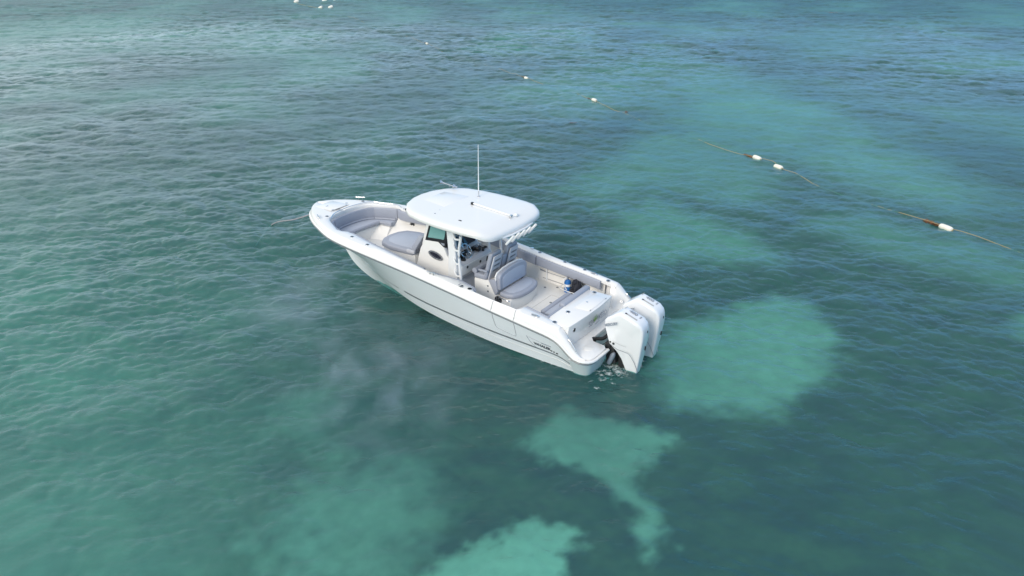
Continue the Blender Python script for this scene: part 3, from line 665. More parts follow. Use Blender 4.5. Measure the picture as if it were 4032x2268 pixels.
frust('windshield', [(4.93, .58, 1.62), (4.93, -.58, 1.62), (4.915, -.58, 1.62), (4.915, .58, 1.62)], [(4.62, .58, 2.56), (4.62, -.58, 2.56), (4.605, -.58, 2.56), (4.605, .58, 2.56)], M['glass'], co)
for v in (.58, 0, -.58): tube('windshield_mullion', [(4.915, v, 1.62), (4.61, v, 2.55)], .016, M['black'], co, 6)
prism('dark_overdash', [(4.80, 1.905), (4.62, 2.02), (4.36, 2.02), (4.29, 1.925)], -.575, .575, M['black'], co, .01, ax='y')
# oval portlight
def oval(n, ru, rz): return [(math.cos(6.28319*k/n)*ru, math.sin(6.28319*k/n)*rz) for k in range(n)]
c_, t_ = 4.475, 1.53
rot = lambda p, a=.20: (c_ + p[0]*math.cos(a) - p[1]*math.sin(a), t_ + p[0]*math.sin(a) + p[1]*math.cos(a))
po = ring('portlight', [rot(p) for p in oval(24, .23, .10)], [rot(p) for p in oval(24, .175, .058)], .615, .645, M['chrome'], co)
prism('pane', [rot(p) for p in oval(24, .18, .064)], .60, .628, M['screen'], po, ax='y')
# screens, wheel and controls
fn = Vector((-.933, 0, .36)).normalized(); up_ = Vector((.135, 0, .345)).normalized()
rot_d = Matrix((Vector((0, -1, 0)), up_, fn)).transposed()
for v in (.29, -.29):
    p = Vector((4.20, v, 1.755)) + fn*.012
    sc = box('display_screen', p, (.46, .30, .03), M['black'], co, .012, rot_d)
    box('screen_glass', p + fn*.016, (.41, .25, .006), M['screen'], sc, 0, rot_d)
tube('screen_divider', [(4.13, 0, 1.62), (4.24, 0, 1.93)], .012, M['chrome'], co, 6)
dn = Vector((-.27, 0, .96)).normalized(); dup = Vector((.96, 0, .27)).normalized()
rot_s = Matrix((Vector((0, -1, 0)), dup, dn)).transposed()
box('switch_panel', Vector((3.97, -.28, 1.535)) + dn*.012, (.36, .15, .02), M['black'], co, .008, rot_s)
box('switch_panel', Vector((3.93, .30, 1.525)) + dn*.012, (.30, .12, .02), M['black'], co, .008, rot_s)
wc = Vector((3.88, .20, 1.635)); wax = Vector((-.86, 0, .51)).normalized()
qw = Vector((0, 0, 1)).rotation_difference(wax)
wp = [wc + qw @ Vector((math.cos(6.28319*k/28)*.185, math.sin(6.28319*k/28)*.185, 0)) for k in range(29)]
wh = tube('steering_wheel', wp, .015, M['chrome'], co, 8)
for k in range(5):
    a = 6.28319*k/5 + .3; tube('spoke', [wc, wc + qw @ Vector((math.cos(a)*.185, math.sin(a)*.185, 0))], .009, M['chrome'], wh, 6)
lathe('hub', [(.05, -.03), (.05, .02), (.03, .035)], wc, M['black'], wh, wax, 14)
tube('steering_column', [wc, wc - wax*.16], .03, M['black'], wh, 8)
lathe('helm_boss', [(.075, 0), (.075, .02), (.055, .03)], (3.82, .40, 1.48), M['rubber'], co, (-.27, 0, .96), 18)
tl = box('throttle_control', (3.86, -.24, 1.545), (.15, .11, .09), M['black'], co, .02)
for v in (-.21, -.26): tube('lever', [(3.86, v, 1.58), (3.80, v, 1.68), (3.80, v+.03, 1.69)], .011, M['chrome'], tl, 6)
box('joystick', (3.78, -.36, 1.50), (.06, .06, .06), M['black'], co, .015)
for v in (-.45, -.545): lathe('cup_holder', [(.045, 0), (.045, .006), (.036, .004), (.034, -.02)], (3.84, v, 1.512), M['black'], co, dn, 14)
lathe('ignition_panel', [(.035, 0), (.035, .01)], (3.69, .40, 1.33), M['black'], co, (-1, 0, 0), 12)
lathe('ignition_panel', [(.035, 0), (.035, .01)], (3.69, -.12, 1.30), M['black'], co, (-1, 0, 0), 12)
box('glovebox', (3.69, -.47, 1.28), (.02, .18, .13), M['black'], co, .01)
# tower tubes with ladder rungs
for s in (1, -1):
    rp = crv([(3.50, s*.86, 2.55), (3.50, s*.86, 2.25), (3.57, s*.84, 1.98), (3.585, s*.835, 1.75), (3.56, s*.83, 1.3), (3.54, s*.83, .68)], 22)
    tw = tube('tower_tube', rp, .034, M['white'], B, 8)
    if s > 0:
        for z in (2.20, 1.92, 1.58, 1.27):
            u = 3.56
            tube('ladder_rung', crv([(3.86, .695, z+.05), (3.80, .735, z+.0), (3.70, .80, z-.03), (u, .835, z)], 9), .024, M['white'], tw, 8)

# hard top
HT = [(5.44, 0), (5.40, .36), (5.27, .70), (5.06, .98), (4.80, 1.15), (4.40, 1.25), (3.90, 1.30), (3.40, 1.305), (3.05, 1.285), (2.80, 1.23), (2.62, 1.13), (2.53, .99), (2.49, .75), (2.47, .38), (2.46, 0)]
HT = HT + [(u, -v) for u, v in HT[-2:0:-1]]
def ztop(u): return 2.615 + .04*(u-2.3) - max(0, 2.84-u)*.34
def htring(k, dz, drop=1.0):
    return [(3.9 + (u-3.9)*(1-k*.62), v*(1-k), ztop(3.9 + (u-3.9)*(1-k*.62)) + dz) for u, v in HT]
secs = [htring(.10, -.125), htring(.02, -.118), htring(.003, -.10), htring(0, -.05), htring(.008, -.015), htring(.035, .010), htring(.08, .020), htring(.16, .023), htring(.26, .025), htring(.38, .027), htring(.50, .028), htring(.65, .029), htring(.8, .03), htring(.98, .03)]
ht = loft('hard_top', secs, M['gel'], B, caps=True, closed=True, ang=50)
hz_ = lambda u: ztop(u)+.03
frust('radar_pad', [(5.10, .34, hz_(5.1)-.02), (4.32, .44, hz_(4.3)-.01), (4.32, -.62, hz_(4.3)-.01), (5.10, -.52, hz_(5.1)-.02)], [(5.04, .28, hz_(5.0)+.008), (4.38, .36, hz_(4.3)+.012), (4.38, -.54, hz_(4.3)+.012), (5.04, -.46, hz_(5.0)+.008)], M['gel'], ht, .006, 3)
tt = tube('folded_outrigger', [(3.92, -.17, hz_(3.9)+.035), (2.78, -.10, hz_(2.8)+.03)], .02, M['white'], ht, 8)
box('clamp', (3.93, -.17, hz_(3.9)+.03), (.07, .06, .06), M['black'], tt, .01); box('clamp', (2.75, -.10, hz_(2.8)+.02), (.05, .08, .05), M['chrome'], tt, .01)
lathe('gps_antenna', [(.055, 0), (.055, .02), (.04, .045), (.01, .055)], (2.74, -.29, hz_(2.74)), M['white'], ht, n=16)
hn = tube('air_horn', [(5.42, -.88, hz_(5.4)+.05), (5.02, -.84, hz_(5.0)+.05)], [.012]*2, M['chrome'], ht, 8)
for p in ((5.44, -.88), (4.99, -.84)): lathe('horn_bell', [(.02, -.06), (.025, 0), (.05, .05), (.055, .06), (.03, .03)], (p[0], p[1], hz_(p[0])+.05), M['chrome'], hn, (.6, .3, .2), 12)
for p in ((5.2, -.86),): tube('horn_post', [(p[0], p[1], hz_(p[0])-.02), (p[0], p[1], hz_(p[0])+.05)], .008, M['chrome'], hn, 6)
for p in ((4.31, .61), (4.24, .86), (3.52, .84)): lathe('top_fitting', [(.022, -.01), (.022, .01)], (p[0], p[1], hz_(p[0])-.012), M['stripe'], ht, n=10)
box('navigation_light', (5.02, .97, ztop(5.0)-.03), (.07, .06, .05), M['black'], ht, .01)
box('top_latch', (3.50, .86, hz_(3.5)-.005), (.09, .03, .025), M['black'], ht, .008)
an = tube('whip_antenna', [(4.17, -.74, hz_(4.17)+.10), (4.165, -.745, hz_(4.17)+.7), (4.16, -.75, hz_(4.17)+1.30)], [.014, .011, .008], M['white'], ht, 8)
lathe('antenna_mount', [(.045, -.03), (.045, 0), (.016, .02), (.016, .14)], (4.17, -.74, hz_(4.17)), M['chrome'], an, n=12)
rl = tube('rod_launcher', [(2.50, .62, 2.40), (2.44, .3, 2.40), (2.44, -.3, 2.40), (2.50, -.62, 2.40)], .026, M['white'], ht, 8)
for v in (.53, .30, .07, -.16, -.39):
    bm = bmesh.new(); add_lathe(bm, [(.024, -.16), (.031, -.15), (.031, .15), (.026, .155), (.022, .10)], (2.36, v - .02, 2.35), (-.62, -.12, .78), 10)
    finish('rod_holder', bm, M['white'], rl)
for v in (.62, -.62): tube('launcher_arm', [(2.50, v, 2.40), (2.68, v, 2.50)], .024, M['white'], rl, 6)

# helm chairs on the leaning post and aft-facing bench
lpz = zs(2.9)
post = prism('leaning_post', [(3.36, .66), (3.36, 1.20), (2.90, 1.22), (2.76, .92), (2.70, .87), (2.34, .87), (2.30, .82), (2.28, .58)], -.565, .565, M['liner'], B, .02, ax='y')
frust('post_front', [(2.32, .55, .575), (2.21, .2, .575), (2.21, -.2, .575), (2.32, -.55, .575), (2.45, -.55, .575), (2.45, .55, .575)], [(2.31, .54, .89), (2.17, .2, .89), (2.17, -.2, .89), (2.31, -.54, .89), (2.45, -.54, .89), (2.45, .54, .89)], M['liner'], post, .015)
sc_ = [(2.64, .56), (2.44, .585), (2.27, .53), (2.18, .38), (2.13, .18), (2.12, 0)]; sc_ = sc_ + [(u, -v) for u, v in sc_[-2::-1]]
prism('bench_cushion', sc_, .885, 1.005, M['vinyl'], post, .045, 3)
sp_ = [(2.62, .42), (2.42, .455), (2.32, .40), (2.25, .2), (2.24, 0)]; sp_ = sp_ + [(u, -v) for u, v in sp_[-2::-1]]
prism('cushion_panel', sp_, .995, 1.012, M['vinyl2'], post, .006)
bk = [(-.575, 1.04), (.575, 1.04), (.585, 1.37), (.52, 1.45), (.28, 1.505), (0, 1.52), (-.28, 1.505), (-.52, 1.45), (-.585, 1.37)]
bkp = prism('bench_backrest', [(v*.98, z) for v, z in bk], 2.60, 2.71, M['vinyl'], post, .035, 3, ax='x')
prism('cushion_panel', [(v*.80, 1.06 + (z-1.02)*.72) for v, z in bk], 2.593, 2.605, M['vinyl2'], bkp, .005, ax='x')
prism('backrest_shell', [(v*1.01, z + (.012 if z > 1.1 else 0)) for v, z in bk], 2.712, 2.745, M['gel'], bkp, .008, ax='x')
for s in (1, -1): prism('side_pad', [(2.93, 1.25), (2.74, .90), (2.66, 1.0), (2.72, 1.32)], *sorted((s*.53, s*.59)), M['vinyl'], post, .015, ax='y')
for z in (1.084, .943): lathe('vent', [(.022, 0), (.022, .008)], (2.957, .567, z), M['stripe'], post, (0, 1, 0), 10)
tube('grab_handle', crv([(2.62, .565, .90), (2.62, .60, .895), (2.36, .60, .86), (2.34, .565, .855)], 10), .011, M['chrome'], post, 6)
disc_speaker((2.655, .565, .80), (0, 1, 0))
for s in (1, -1):
    v0 = s*.335
    ch = prism('helm_chair', [(3.00, v0+.24), (3.00, v0-.24), (3.36, v0-.25), (3.36, v0+.25)], 1.21, 1.34, M['vinyl'], B, .04, 3)
    tube('bolster', [(3.34, v0-.235, 1.39), (3.34, v0+.235, 1.39)], .07, M['vinyl'], ch, 10)
    frust('backrest', [(3.10, v0+.25, 1.24), (3.10, v0-.25, 1.24), (2.99, v0-.25, 1.24), (2.99, v0+.25, 1.24)], [(2.96, v0+.20, 1.90), (2.96, v0-.20, 1.90), (2.84, v0-.20, 1.90), (2.84, v0+.20, 1.90)], M['vinyl'], ch, .045, 3)
    frust('back_shell', [(2.99, v0+.215, 1.20), (2.99, v0-.215, 1.20), (2.955, v0-.205, 1.20), (2.955, v0+.205, 1.20)], [(2.835, v0+.165, 1.83), (2.835, v0-.165, 1.83), (2.80, v0-.155, 1.83), (2.80, v0+.155, 1.83)], M['shell'], ch, .012)
    for z in (1.70, 1.57, 1.44):
        u = 2.955 - (z-1.2)*.246; box('shell_slot', (u-.004, v0, z), (.012, .22, .045), M['stripe'], ch, .004, Matrix.Rotation(-.24, 3, 'Y'))
    for w in (.28, -.28): box('armrest', (3.06, v0+w*s, 1.47), (.26, .045, .05), M['vinyl'], ch, .018)
    box('chair_base', (3.22, v0, 1.205), (.3, .3, .03), M['black'], ch)
box('middle_backrest', (2.93, 0, 1.52), (.10, .16, .42), M['vinyl'], B, .04, Matrix.Rotation(-.22, 3, 'Y'), 3)

# folding transom seat
ts = prism('transom_seat', [(1.32, .70), (1.32, -.48), (.95, -.48), (.95, .70)], .80, .92, M['vinyl2'], B, .03, 3)
box('seat_front_bolster', (1.34, .11, .875), (.13, 1.20, .15), M['vinyl'], ts, .045, None, 3)
box('seat_back_bolster', (.985, -.12, 1.06), (.15, 1.22, .15), M['vinyl'], ts, .05, None, 3)
prism('seat_bracket', [(1.28, .72), (1.28, .705), (.96, .705), (.96, .72)], .72, .80, M['gel'], ts)
# starboard wall rack
rk = box('wall_rack', (2.50, -1.335, .82), (.03, .04, .46), M['white'], B, .006)
box('rack_post', (1.53, -1.335, .78), (.03, .04, .40), M['white'], rk, .006)
tube('rack_rod', [(2.68, -1.32, .885), (1.35, -1.32, .80)], .008, M['chrome'], rk, 6)
tube('rack_bracket', [(2.70, -1.33, .90), (2.52, -1.31, .88)], .014, M['chrome'], rk, 6)
tube('toe_rail', [(2.62, -1.345, zs(2.6)+.06), (1.2, -1.345, zs(1.2)+.06)], .009, M['line'], rk, 6)
tube('gear_rail', crv([(1.95, -1.3, .72), (1.9, -1.0, .70), (1.3, -1.0, .68), (1.25, -1.3, .70)], 14), .009, M['white'], rk, 6)

# deck fittings
def rod(u, v):
    o = lathe('deck_rod_holder', [(.052, 0), (.052, .008), (.034, .008), (.030, -.03)], (u, v, zt(u)+.006 if abs(v) > .9 or u > 2 else 1.077), M['chrome'], B, (-.1, 0, 1), 16)
    lathe('socket', [(.034, 0), (.034, .004)], (u, v, (zt(u)+.006 if abs(v) > .9 or u > 2 else 1.077)+.006), M['black'], o, n=12)
for u, v in ((2.75, -1.385), (2.01, -1.385), (1.43, -1.365), (.745, -1.29), (.715, -.55), (.71, .66), (.70, 1.25), (2.87, 1.375), (6.05, 1.35), (6.69, 1.24), (6.05, -1.35), (6.69, -1.24), (8.22, .66), (8.34, -.80)):
    rod(u, v)
for u, v in ((3.02, -1.44), (3.08, 1.42)): lathe('fuel_cap', [(.05, 0), (.05, .01), (.03, .014)], (u, v, zt(u)+.008), M['chrome'], B, n=16)
box('fuel_label', (3.16, 1.37, zt(3.16)+.011), (.02, .10, .002), M['decal'], B)
for u, v in ((1.19, -1.35), (1.16, 1.33)):
    c = prism('pop_up_cleat', [(u + a*1.15, v + b) for a, b in oval(14, .115, .045)], zt(u)-.01, zt(u)+.014, M['chrome'], B, .004)
    tube('cleat_bar', [(u-.07, v, zt(u)+.022), (u+.07, v, zt(u)+.022)], .013, M['anode'], c, 6)
for u, v, r in ((3.90, 1.47, 0), (8.32, .86, .5), (8.55, -.92, -.5), (3.90, -1.47, 0)):
    c = tube('horn_cleat', [(u-.12*math.cos(r), v+.14*math.sin(r), zt(u)+.05), (u+.14*math.cos(r), v-.14*math.sin(r), zt(u)+.05)], .013, M['chrome'], B, 6)
    for d in (-.05, .05): tube('cleat_foot', [(u+d*math.cos(r), v-d*math.sin(r), zt(u)), (u+d*math.cos(r), v-d*math.sin(r), zt(u)+.05)], .013, M['chrome'], c, 6)
ah = prism('anchor_locker_lid', [(9.05, .30), (9.05, -.30), (8.42, -.34), (8.42, .34)], zt(8.7)+.012, zt(8.7)+.02, M['gel'], B, .004)
for v in (.25, -.25): box('hinge', (8.44, v, zt(8.4)+.03), (.03, .06, .012), M['chrome'], ah)
box('lid_pull', (8.80, .12, zt(8.7)+.024), (.035, .07, .008), M['chrome'], ah)
for u, v in ((8.58, -.40),): lathe('deck_light', [(.035, 0), (.035, .006)], (u, v, zt(u)+.012), M['chrome'], B, n=12)
lathe('stern_light', [(.055, 0), (.055, .012), (.03, .016)], (.345, 1.02, .90), M['chrome'], B, (-1, 0, 0), 14)
lathe('shore_socket', [(.04, 0), (.04, .01)], (.30, -1.16, .72), M['chrome'], B, (-.3, 1, 0), 12)
lathe('shore_socket', [(.025, 0), (.025, .01)], (.05, -1.25, .60), M['chrome'], B, (-.3, 1, 0), 12)
# boarding door in the port side: proud panel and seam
def seam(name, pts, r, m, parent, off=.004):
    return tube(name, [(u, side(u, s)[1]+off, side(u, s)[2]) for u, s in pts], r, m, parent, 5)
dr = seam('boarding_door_seam', [(2.15, .985), (2.16, .85), (2.15, .72), (2.13, .60), (2.10, .57), (2.04, .555), (1.85, .54), (1.65, .525), (1.605, .535), (1.59, .58), (1.585, .75), (1.585, .985)], .0055, M['line'], B)
for u0 in (2.17, 1.575):
    zr_ = np.interp(u0, R_[:, 0], R_[:, 2]); v_ = np.interp(u0, R_[:, 0], R_[:, 1])
    tube('cap_seam', [(u0, v_+.024, zr_+.01), (u0, v_+.012, zr_+.06), (u0, v_-.018, zr_+.10), (u0, v_-.062, zt(u0)-.014), (u0, v_-.085, zt(u0)+.002), (u0, vi(u0, 1)+.02, zt(u0)-.002)], .006, M['line'], dr, 5)
# lettering
sd = Vector(side(1.1, .55)) ; sdn = Vector((0, .95, -.3)); dsl = (Vector(side(.9, .52)) - Vector(side(1.2, .52))).normalized()
upv = (Vector(side(.9, .8)) - Vector(side(.9, .3))).normalized()
def onside(u, s, d=.006): p = side(u, s); return Vector((p[0], p[1]+d, p[2]))
text('hull_lettering', 'WHALER', .10, onside(.915, .555), dsl, upv, M['decal_dark'], B, 0, .002, .004, 1.05)
text('hull_lettering', 'BOSTON', .042, onside(.80, .665), dsl, upv, M['decal'], B, 0, .002, .001, 1.4)
lg = tube('logo_line', [onside(u, s) for u, s in ((1.29, .72), (1.27, .65), (1.22, .56), (1.15, .48), (1.08, .44), (.98, .43), (.8, .44), (.64, .455))], .005, M['decal'], B, 4)
tube('logo_line', [onside(u, s) for u, s in ((1.24, .70), (1.1, .69), (.92, .675))], .0035, M['decal'], B, 4)
for u in (.68, .62, .545): box('exhaust_port', onside(u, .525, .003), (.035 if u > .6 else .05, .012, .028), M['black'], B, .004)
text('boat_name', 'SEA', .165, (.286, .345, .785), (0.0, -1, 0), (0.15, 0, 1), M['decal'], tb, .25, .002, .0, 1.0)
text('boat_name', 'WEED', .165, (.283, -.13, .785), (0.0, -1, 0), (0.15, 0, 1), M['decal'], tb, .25, .002, .0, .98)
text('home_port', 'Sarasota, FL', .045, (.288, .05, .69), (0.0, -1, 0), (0.15, 0, 1), M['decal'], tb, .1, .001)
bm = bmesh.new()
for (dv, h, w) in ((.0, .23, .02), (-.045, .20, .018), (.045, .19, .018), (-.08, .13, .016), (.075, .12, .016)):
    base = Vector((.284, .20, .765)); tip = Vector((.268, .16 + dv*1.5, .765+h*.85)); midp = (base+tip)/2 + Vector((0, dv*.35, 0)) 
    L_ = [base, base*.3+midp*.7+Vector((0, w, 0)), tip, base*.3+midp*.7-Vector((0, w, 0))]
    f = [bm.verts.new(p - Vector((.004, 0, 0))) for p in L_]; bm.faces.new(f)
finish('seaweed_emblem', bm, M['green'], tb)
text('hull_number', 'US', .06, (-.318, .92, .30), (0, -1, 0), (0, 0, 1), M['decal'], B)

# outboard motors
def motor(v0):
    prof = [(-.16, 1.00), (-.16, 1.12), (-.20, 1.17), (-.47, 1.36), (-.52, 1.365), (-.90, 1.235), (-1.0, 1.16), (-1.045, 1.05), (-1.05, .85), (-1.0, .4), (-.94, -.015), (-.70, -.015), (-.60, .25), (-.49, .43), (-.31, .60), (-.24, .80)]
    def hw(u, z):
        w = np.interp(z, [-.12, .1, .35, .62, .9, 1.2, 1.37], [.115, .135, .185, .235, .25, .235, .20])
        return w*np.interp(u, [-1.06, -.95, -.85, -.3, -.15], [.68, .88, 1, 1, .84])
    cx_, cz_ = -.62, .75
    def rg(k, f): return [(u + (cx_-u)*k, v0 + f*hw(u, z), z + (cz_-z)*k) for u, z in prof]
    eng = loft('outboard_motor', [rg(.55, -1.0), rg(.12, -.995), rg(.05, -.97), rg(.015, -.90), rg(0, -.80), rg(0, -.4), rg(0, .4), rg(0, .80), rg(.015, .90), rg(.05, .97), rg(.12, .995), rg(.55, 1.0)], M['cowl'], B, caps=True, closed=True, ang=38)
    for s in (1, -1):
        sm_ = [(u, v0 + s*(hw(u, z)+.001), z) for u, z in ((-.33, .615), (-.42, .55), (-.52, .51), (-.66, .50), (-.76, .49), (-.82, .44), (-.90, .28), (-.97, .06))]
        tube('chaps_seam', sm_, .0065, M['line'], eng, 5)
        sm2 = [(u, v0 + s*(hw(u, z)+.0015), z) for u, z in ((-.40, .70), (-.55, .655), (-.72, .645))]
        tube('cowl_seam', sm2, .003, M['slot'], eng, 4)
        for u, z, r in ((-.345, .655, .02), (-.42, .635, .028)): lathe('port_plug', [(r, 0), (r, .008)], (u, v0 + s*(hw(u, z)-.003), z), M['black'], eng, (0, s, 0), 10)
    # lettering and vent on the top cover
    tn = Vector((-.325, 0, .945)); txd = Vector((-.945, 0, -.325))
    def ontop(u, dv, d=.006): return Vector((u, v0+dv, 1.365 - (-.52-u)*.342)) + tn*d
    text('cowl_lettering', '400', .125, ontop(-.69, -.085, .008), txd, (0, -1, 0), M['decal'], eng, 0, .002, .004, 1.05)
    text('cowl_lettering', 'V10', .055, ontop(-.865, -.075, .008), (0, -1, 0), (.945, 0, .325), M['decal'], eng, 0, .002, .001)
    rv = Matrix((txd, Vector((0, 1, 0)), tn)).transposed()
    sl = box('vent_slot', ontop(-.72, .075, .0), (.28, .045, .012), M['slot'], eng, .004, rv)
    frust('vent_mouth', [ontop(-.575, .10, .001), ontop(-.575, .055, .001), ontop(-.63, .075, .001), ontop(-.60, .10, .001)], [ontop(-.575, .10, .009), ontop(-.575, .055, .009), ontop(-.63, .075, .009), ontop(-.60, .10, .009)], M['black'], eng)
    box('cover_line', ontop(-.50, -.12, .006), (.012, .12, .002), M['slot'], eng, 0, rv)
    for s in (1,):
        text('cowl_lettering', 'MERCURY', .085, (-.345, v0 + .258, 1.085), (-.265, 0.004, .115), (.10, -.06, .95), M['decal'], eng, .15, .002, .003, .82)
    for z, h in ((.98, .06), (.58, .10)):
        box('rear_latch', (-1.046 + (.012 if z < .7 else 0), v0 - .06, z), (.02, .03, h), M['black'], eng, .006, Matrix.Rotation(-.08, 3, 'Y'))
    # bracket, tilt ram and rigging hose in front of the cowling
    br = box('transom_bracket', (-.30, v0, .30), (.24, .26, .50), M['rubber'], eng, .04, Matrix.Rotation(.15, 3, 'Y'))
    box('bracket_cap', (-.26, v0 + .10, .52), (.12, .12, .14), M['rubber'], br, .03)
    lathe('trim_ram', [(.045, -.16), (.055, -.12), (.055, .10), (.03, .16)], (-.36, v0 + .16, .22), M['anode'], br, (-.35, 0, .9), 12)
    box('leg', (-.62, v0, .1), (.30, .14, .60), M['rubber'], br, .04)
    ho = tube('rigging_hose', crv([(.16, v0 + .02, .44), (.10, v0 + .03, .50), (-.06, v0 + .05, .56), (-.18, v0 + .06, .68), (-.26, v0 + .06, .80)], 16), .042, M['hose'], eng, 10)
    lathe('hose_flange', [(.075, -.01), (.075, .02), (.05, .035)], (.17, v0 + .02, .435), M['hose'], ho, (-.9, 0, .4), 14)
    tube('control_cable', crv([(.05, v0 + .14, .30), (-.05, v0 + .15, .42), (-.16, v0 + .13, .50), (-.26, v0 + .10, .50)], 12), .009, M['hose'], ho, 5)
    return eng
motor(.41); motor(-.41)

# ------------------------------------------------------------------ things carried by the boat
W4 = Matrix.Translation(boat.location) @ Matrix.Rotation(R(145.53), 4, 'Z')
def toworld(p): return W4 @ Vector(p)
t_ = empty('scuba_tank', toworld((1.78, -1.16, zs(1.78))), R(145.53), 'blue and white scuba tank standing by the starboard cockpit wall', 'diving tank')
lathe('cylinder', [(.075, 0), (.088, .015), (.088, .26), (.07, .31), (.03, .335)], (0, 0, 0), M['blue'], t_, n=18)
lathe('shoulder_band', [(.090, .0), (.090, .06)], (0, 0, .17), M['white'], t_, n=18)
lathe('valve', [(.02, 0), (.02, .05), (.035, .05), (.035, .07)], (0, 0, .335), M['chrome'], t_, n=10)
tube('hose', crv([(0, 0, .38), (.06, .08, .36), (.03, .12, .22), (-.03, .1, .1)], 10), .011, M['white'], t_, 6)
b_ = empty('buoyancy_vest', toworld((1.52, -1.14, zs(1.52))), R(145.53), 'black diving vest slumped beside the blue tank', 'diving vest')
for nm, c, s in (('bladder', (0, 0, .17), (.12, .15, .22)), ('pocket', (.05, .10, .10), (.09, .07, .10)), ('pocket', (-.07, .09, .09), (.08, .07, .09)), ('collar', (.02, .02, .36), (.07, .10, .06)), ('strap', (-.09, .02, .28), (.05, .05, .12))):
    bm = bmesh.new(); bmesh.ops.create_icosphere(bm, subdivisions=3, radius=1)
    for v in bm.verts:
        k = 1 + .28*math.sin(v.co.x*5+c[0]*40)*math.sin(v.co.y*4+1)*math.cos(v.co.z*4)
        v.co = Vector((c[0]+v.co.x*s[0]*k, c[1]+v.co.y*s[1]*k, max(.0, c[2]+v.co.z*s[2]*k)))
    finish(nm, bm, M['cloth'], b_)
al0 = toworld((9.24, 0, 1.55)); al1 = Vector((-7.97, 22.87, -.02)); al2 = al1 + (al1-al0)*.5 + Vector((0, 0, -.6))
o = tube('anchor_line', crv([al0, al0*.5+al1*.5+Vector((0, 0, -.03)), al1, al2], 40), .018, M['rope2'], None, 8)
tag(o, 'grey braided anchor line running from the bow down into the water', 'rope')

# ------------------------------------------------------------------ float line
def wave_z(x, y): 
    z, _, _, _ = waves(np.array([x]), np.array([y]), np.array([.05])); return float(z[0])
FL = [(-8.124, 72.913), (1.005, 52.96), (4.931, 44.33), (10.624, 31.0), (11.119, 29.70), (14.248, 22.52)]
end = (17.3, 15.4); start = (-22.0, 104.0)
LP = [start] + FL + [end]
pts = []
for i in range(len(LP)-1):
    a, b = np.array(LP[i]), np.array(LP[i+1]); L_ = np.linalg.norm(b-a); n = max(6, int(L_/.5))
    nrm = np.array([-(b-a)[1], (b-a)[0]])/L_
    for k in range(n):
        t = k/n; sag = math.sin(math.pi*t)
        p = a + (b-a)*t + nrm*math.sin(math.pi*t)*.25*(-1)**i + nrm*.05*math.sin(t*17+i)
        dep = .05 - sag**1.5*min(.085, L_*.011) if L_ > 2 else .05
        pts.append((p[0], p[1], wave_z(p[0], p[1])*.8 + dep))
o = tube('float_line', pts, .0125, M['rope'], None, 6); tag(o, 'weathered yellow rope strung between white floats across the water', 'rope')
def buoy(i, x, y, dirn, ln, r, label, group, tilt=0.0):
    e = empty('float_buoy', (x, y, wave_z(x, y) + r*.28), dirn, label, 'buoy', group)
    n = 12; prof = [(r*.30, -ln*.5), (r*.62, -ln*.485), (r*.86, -ln*.44), (r*.97, -ln*.34), (r, -ln*.2), (r, ln*.2), (r*.97, ln*.34), (r*.86, ln*.44), (r*.62, ln*.485), (r*.30, ln*.5)]
    lathe('float_body', prof, (0, 0, 0), M['buoy'], e, (1, 0, tilt), 18)
    for s in (-1, 1): lathe('end_collar', [(r*.32, 0), (r*.30, .03), (r*.22, .035)], (s*ln*.49, 0, s*ln*.49*tilt), M['rope'], e, (s, 0, 0), 10)
    return e
LB = ['farthest single white float on the yellow rope, beyond the antenna tip', 'white float with a thin weed wisp, second farthest on the yellow rope', 'white float just right of the rope knot, third farthest on the line',
      'white float with brown weed, left one of the close pair', 'white float without weed, right one of the close pair', 'nearest white float beside the biggest brown weed clump']
BX = []
for i, (x, y) in enumerate(FL):
    a = np.array(LP[i]); b = np.array(LP[i+2]); d = b-a
    if i == 3: d = np.array(FL[4])-np.array(FL[3])
    if i == 4: d = np.array(FL[4])-np.array(FL[3])
    an_ = math.atan2(d[1], d[0]); BX.append(an_)
    buoy(i, x, y, an_, .46, .105, LB[i], 'white floats strung on the yellow rope', .02*(-1)**i)
for (x, y, a, ln, r, lb) in ((-36.48, 132.3, .6, .85, .34, 'big far white mooring buoy, leftmost of the distant group'), (-28.98, 117.97, -.5, .75, .25, 'far white mooring buoy lowest of the distant group, yellow rope at its foot'),
                             (-27.95, 120.06, .5, .75, .27, 'far white mooring buoy just right of the lowest one'), (-32.43, 135.4, .2, .85, .32, 'far white mooring buoy at the very top edge of the water'), (-31.2, 137.6, .2, .45, .18, 'small far white float half cut off by the top edge')):
    buoy(0, x, y, a, ln, r, lb, 'distant mooring buoys', .35)
o = tube('mooring_rope', [(x, y, wave_z(x, y)*.5+.03) for x, y in ((-36.3, 131.6), (-34.6, 127.0), (-32.0, 122.3), (-29.4, 118.5), (-28.7, 117.6))], .03, M['rope'], None, 5)
tag(o, 'thin yellow rope trailing between two distant white buoys', 'rope')
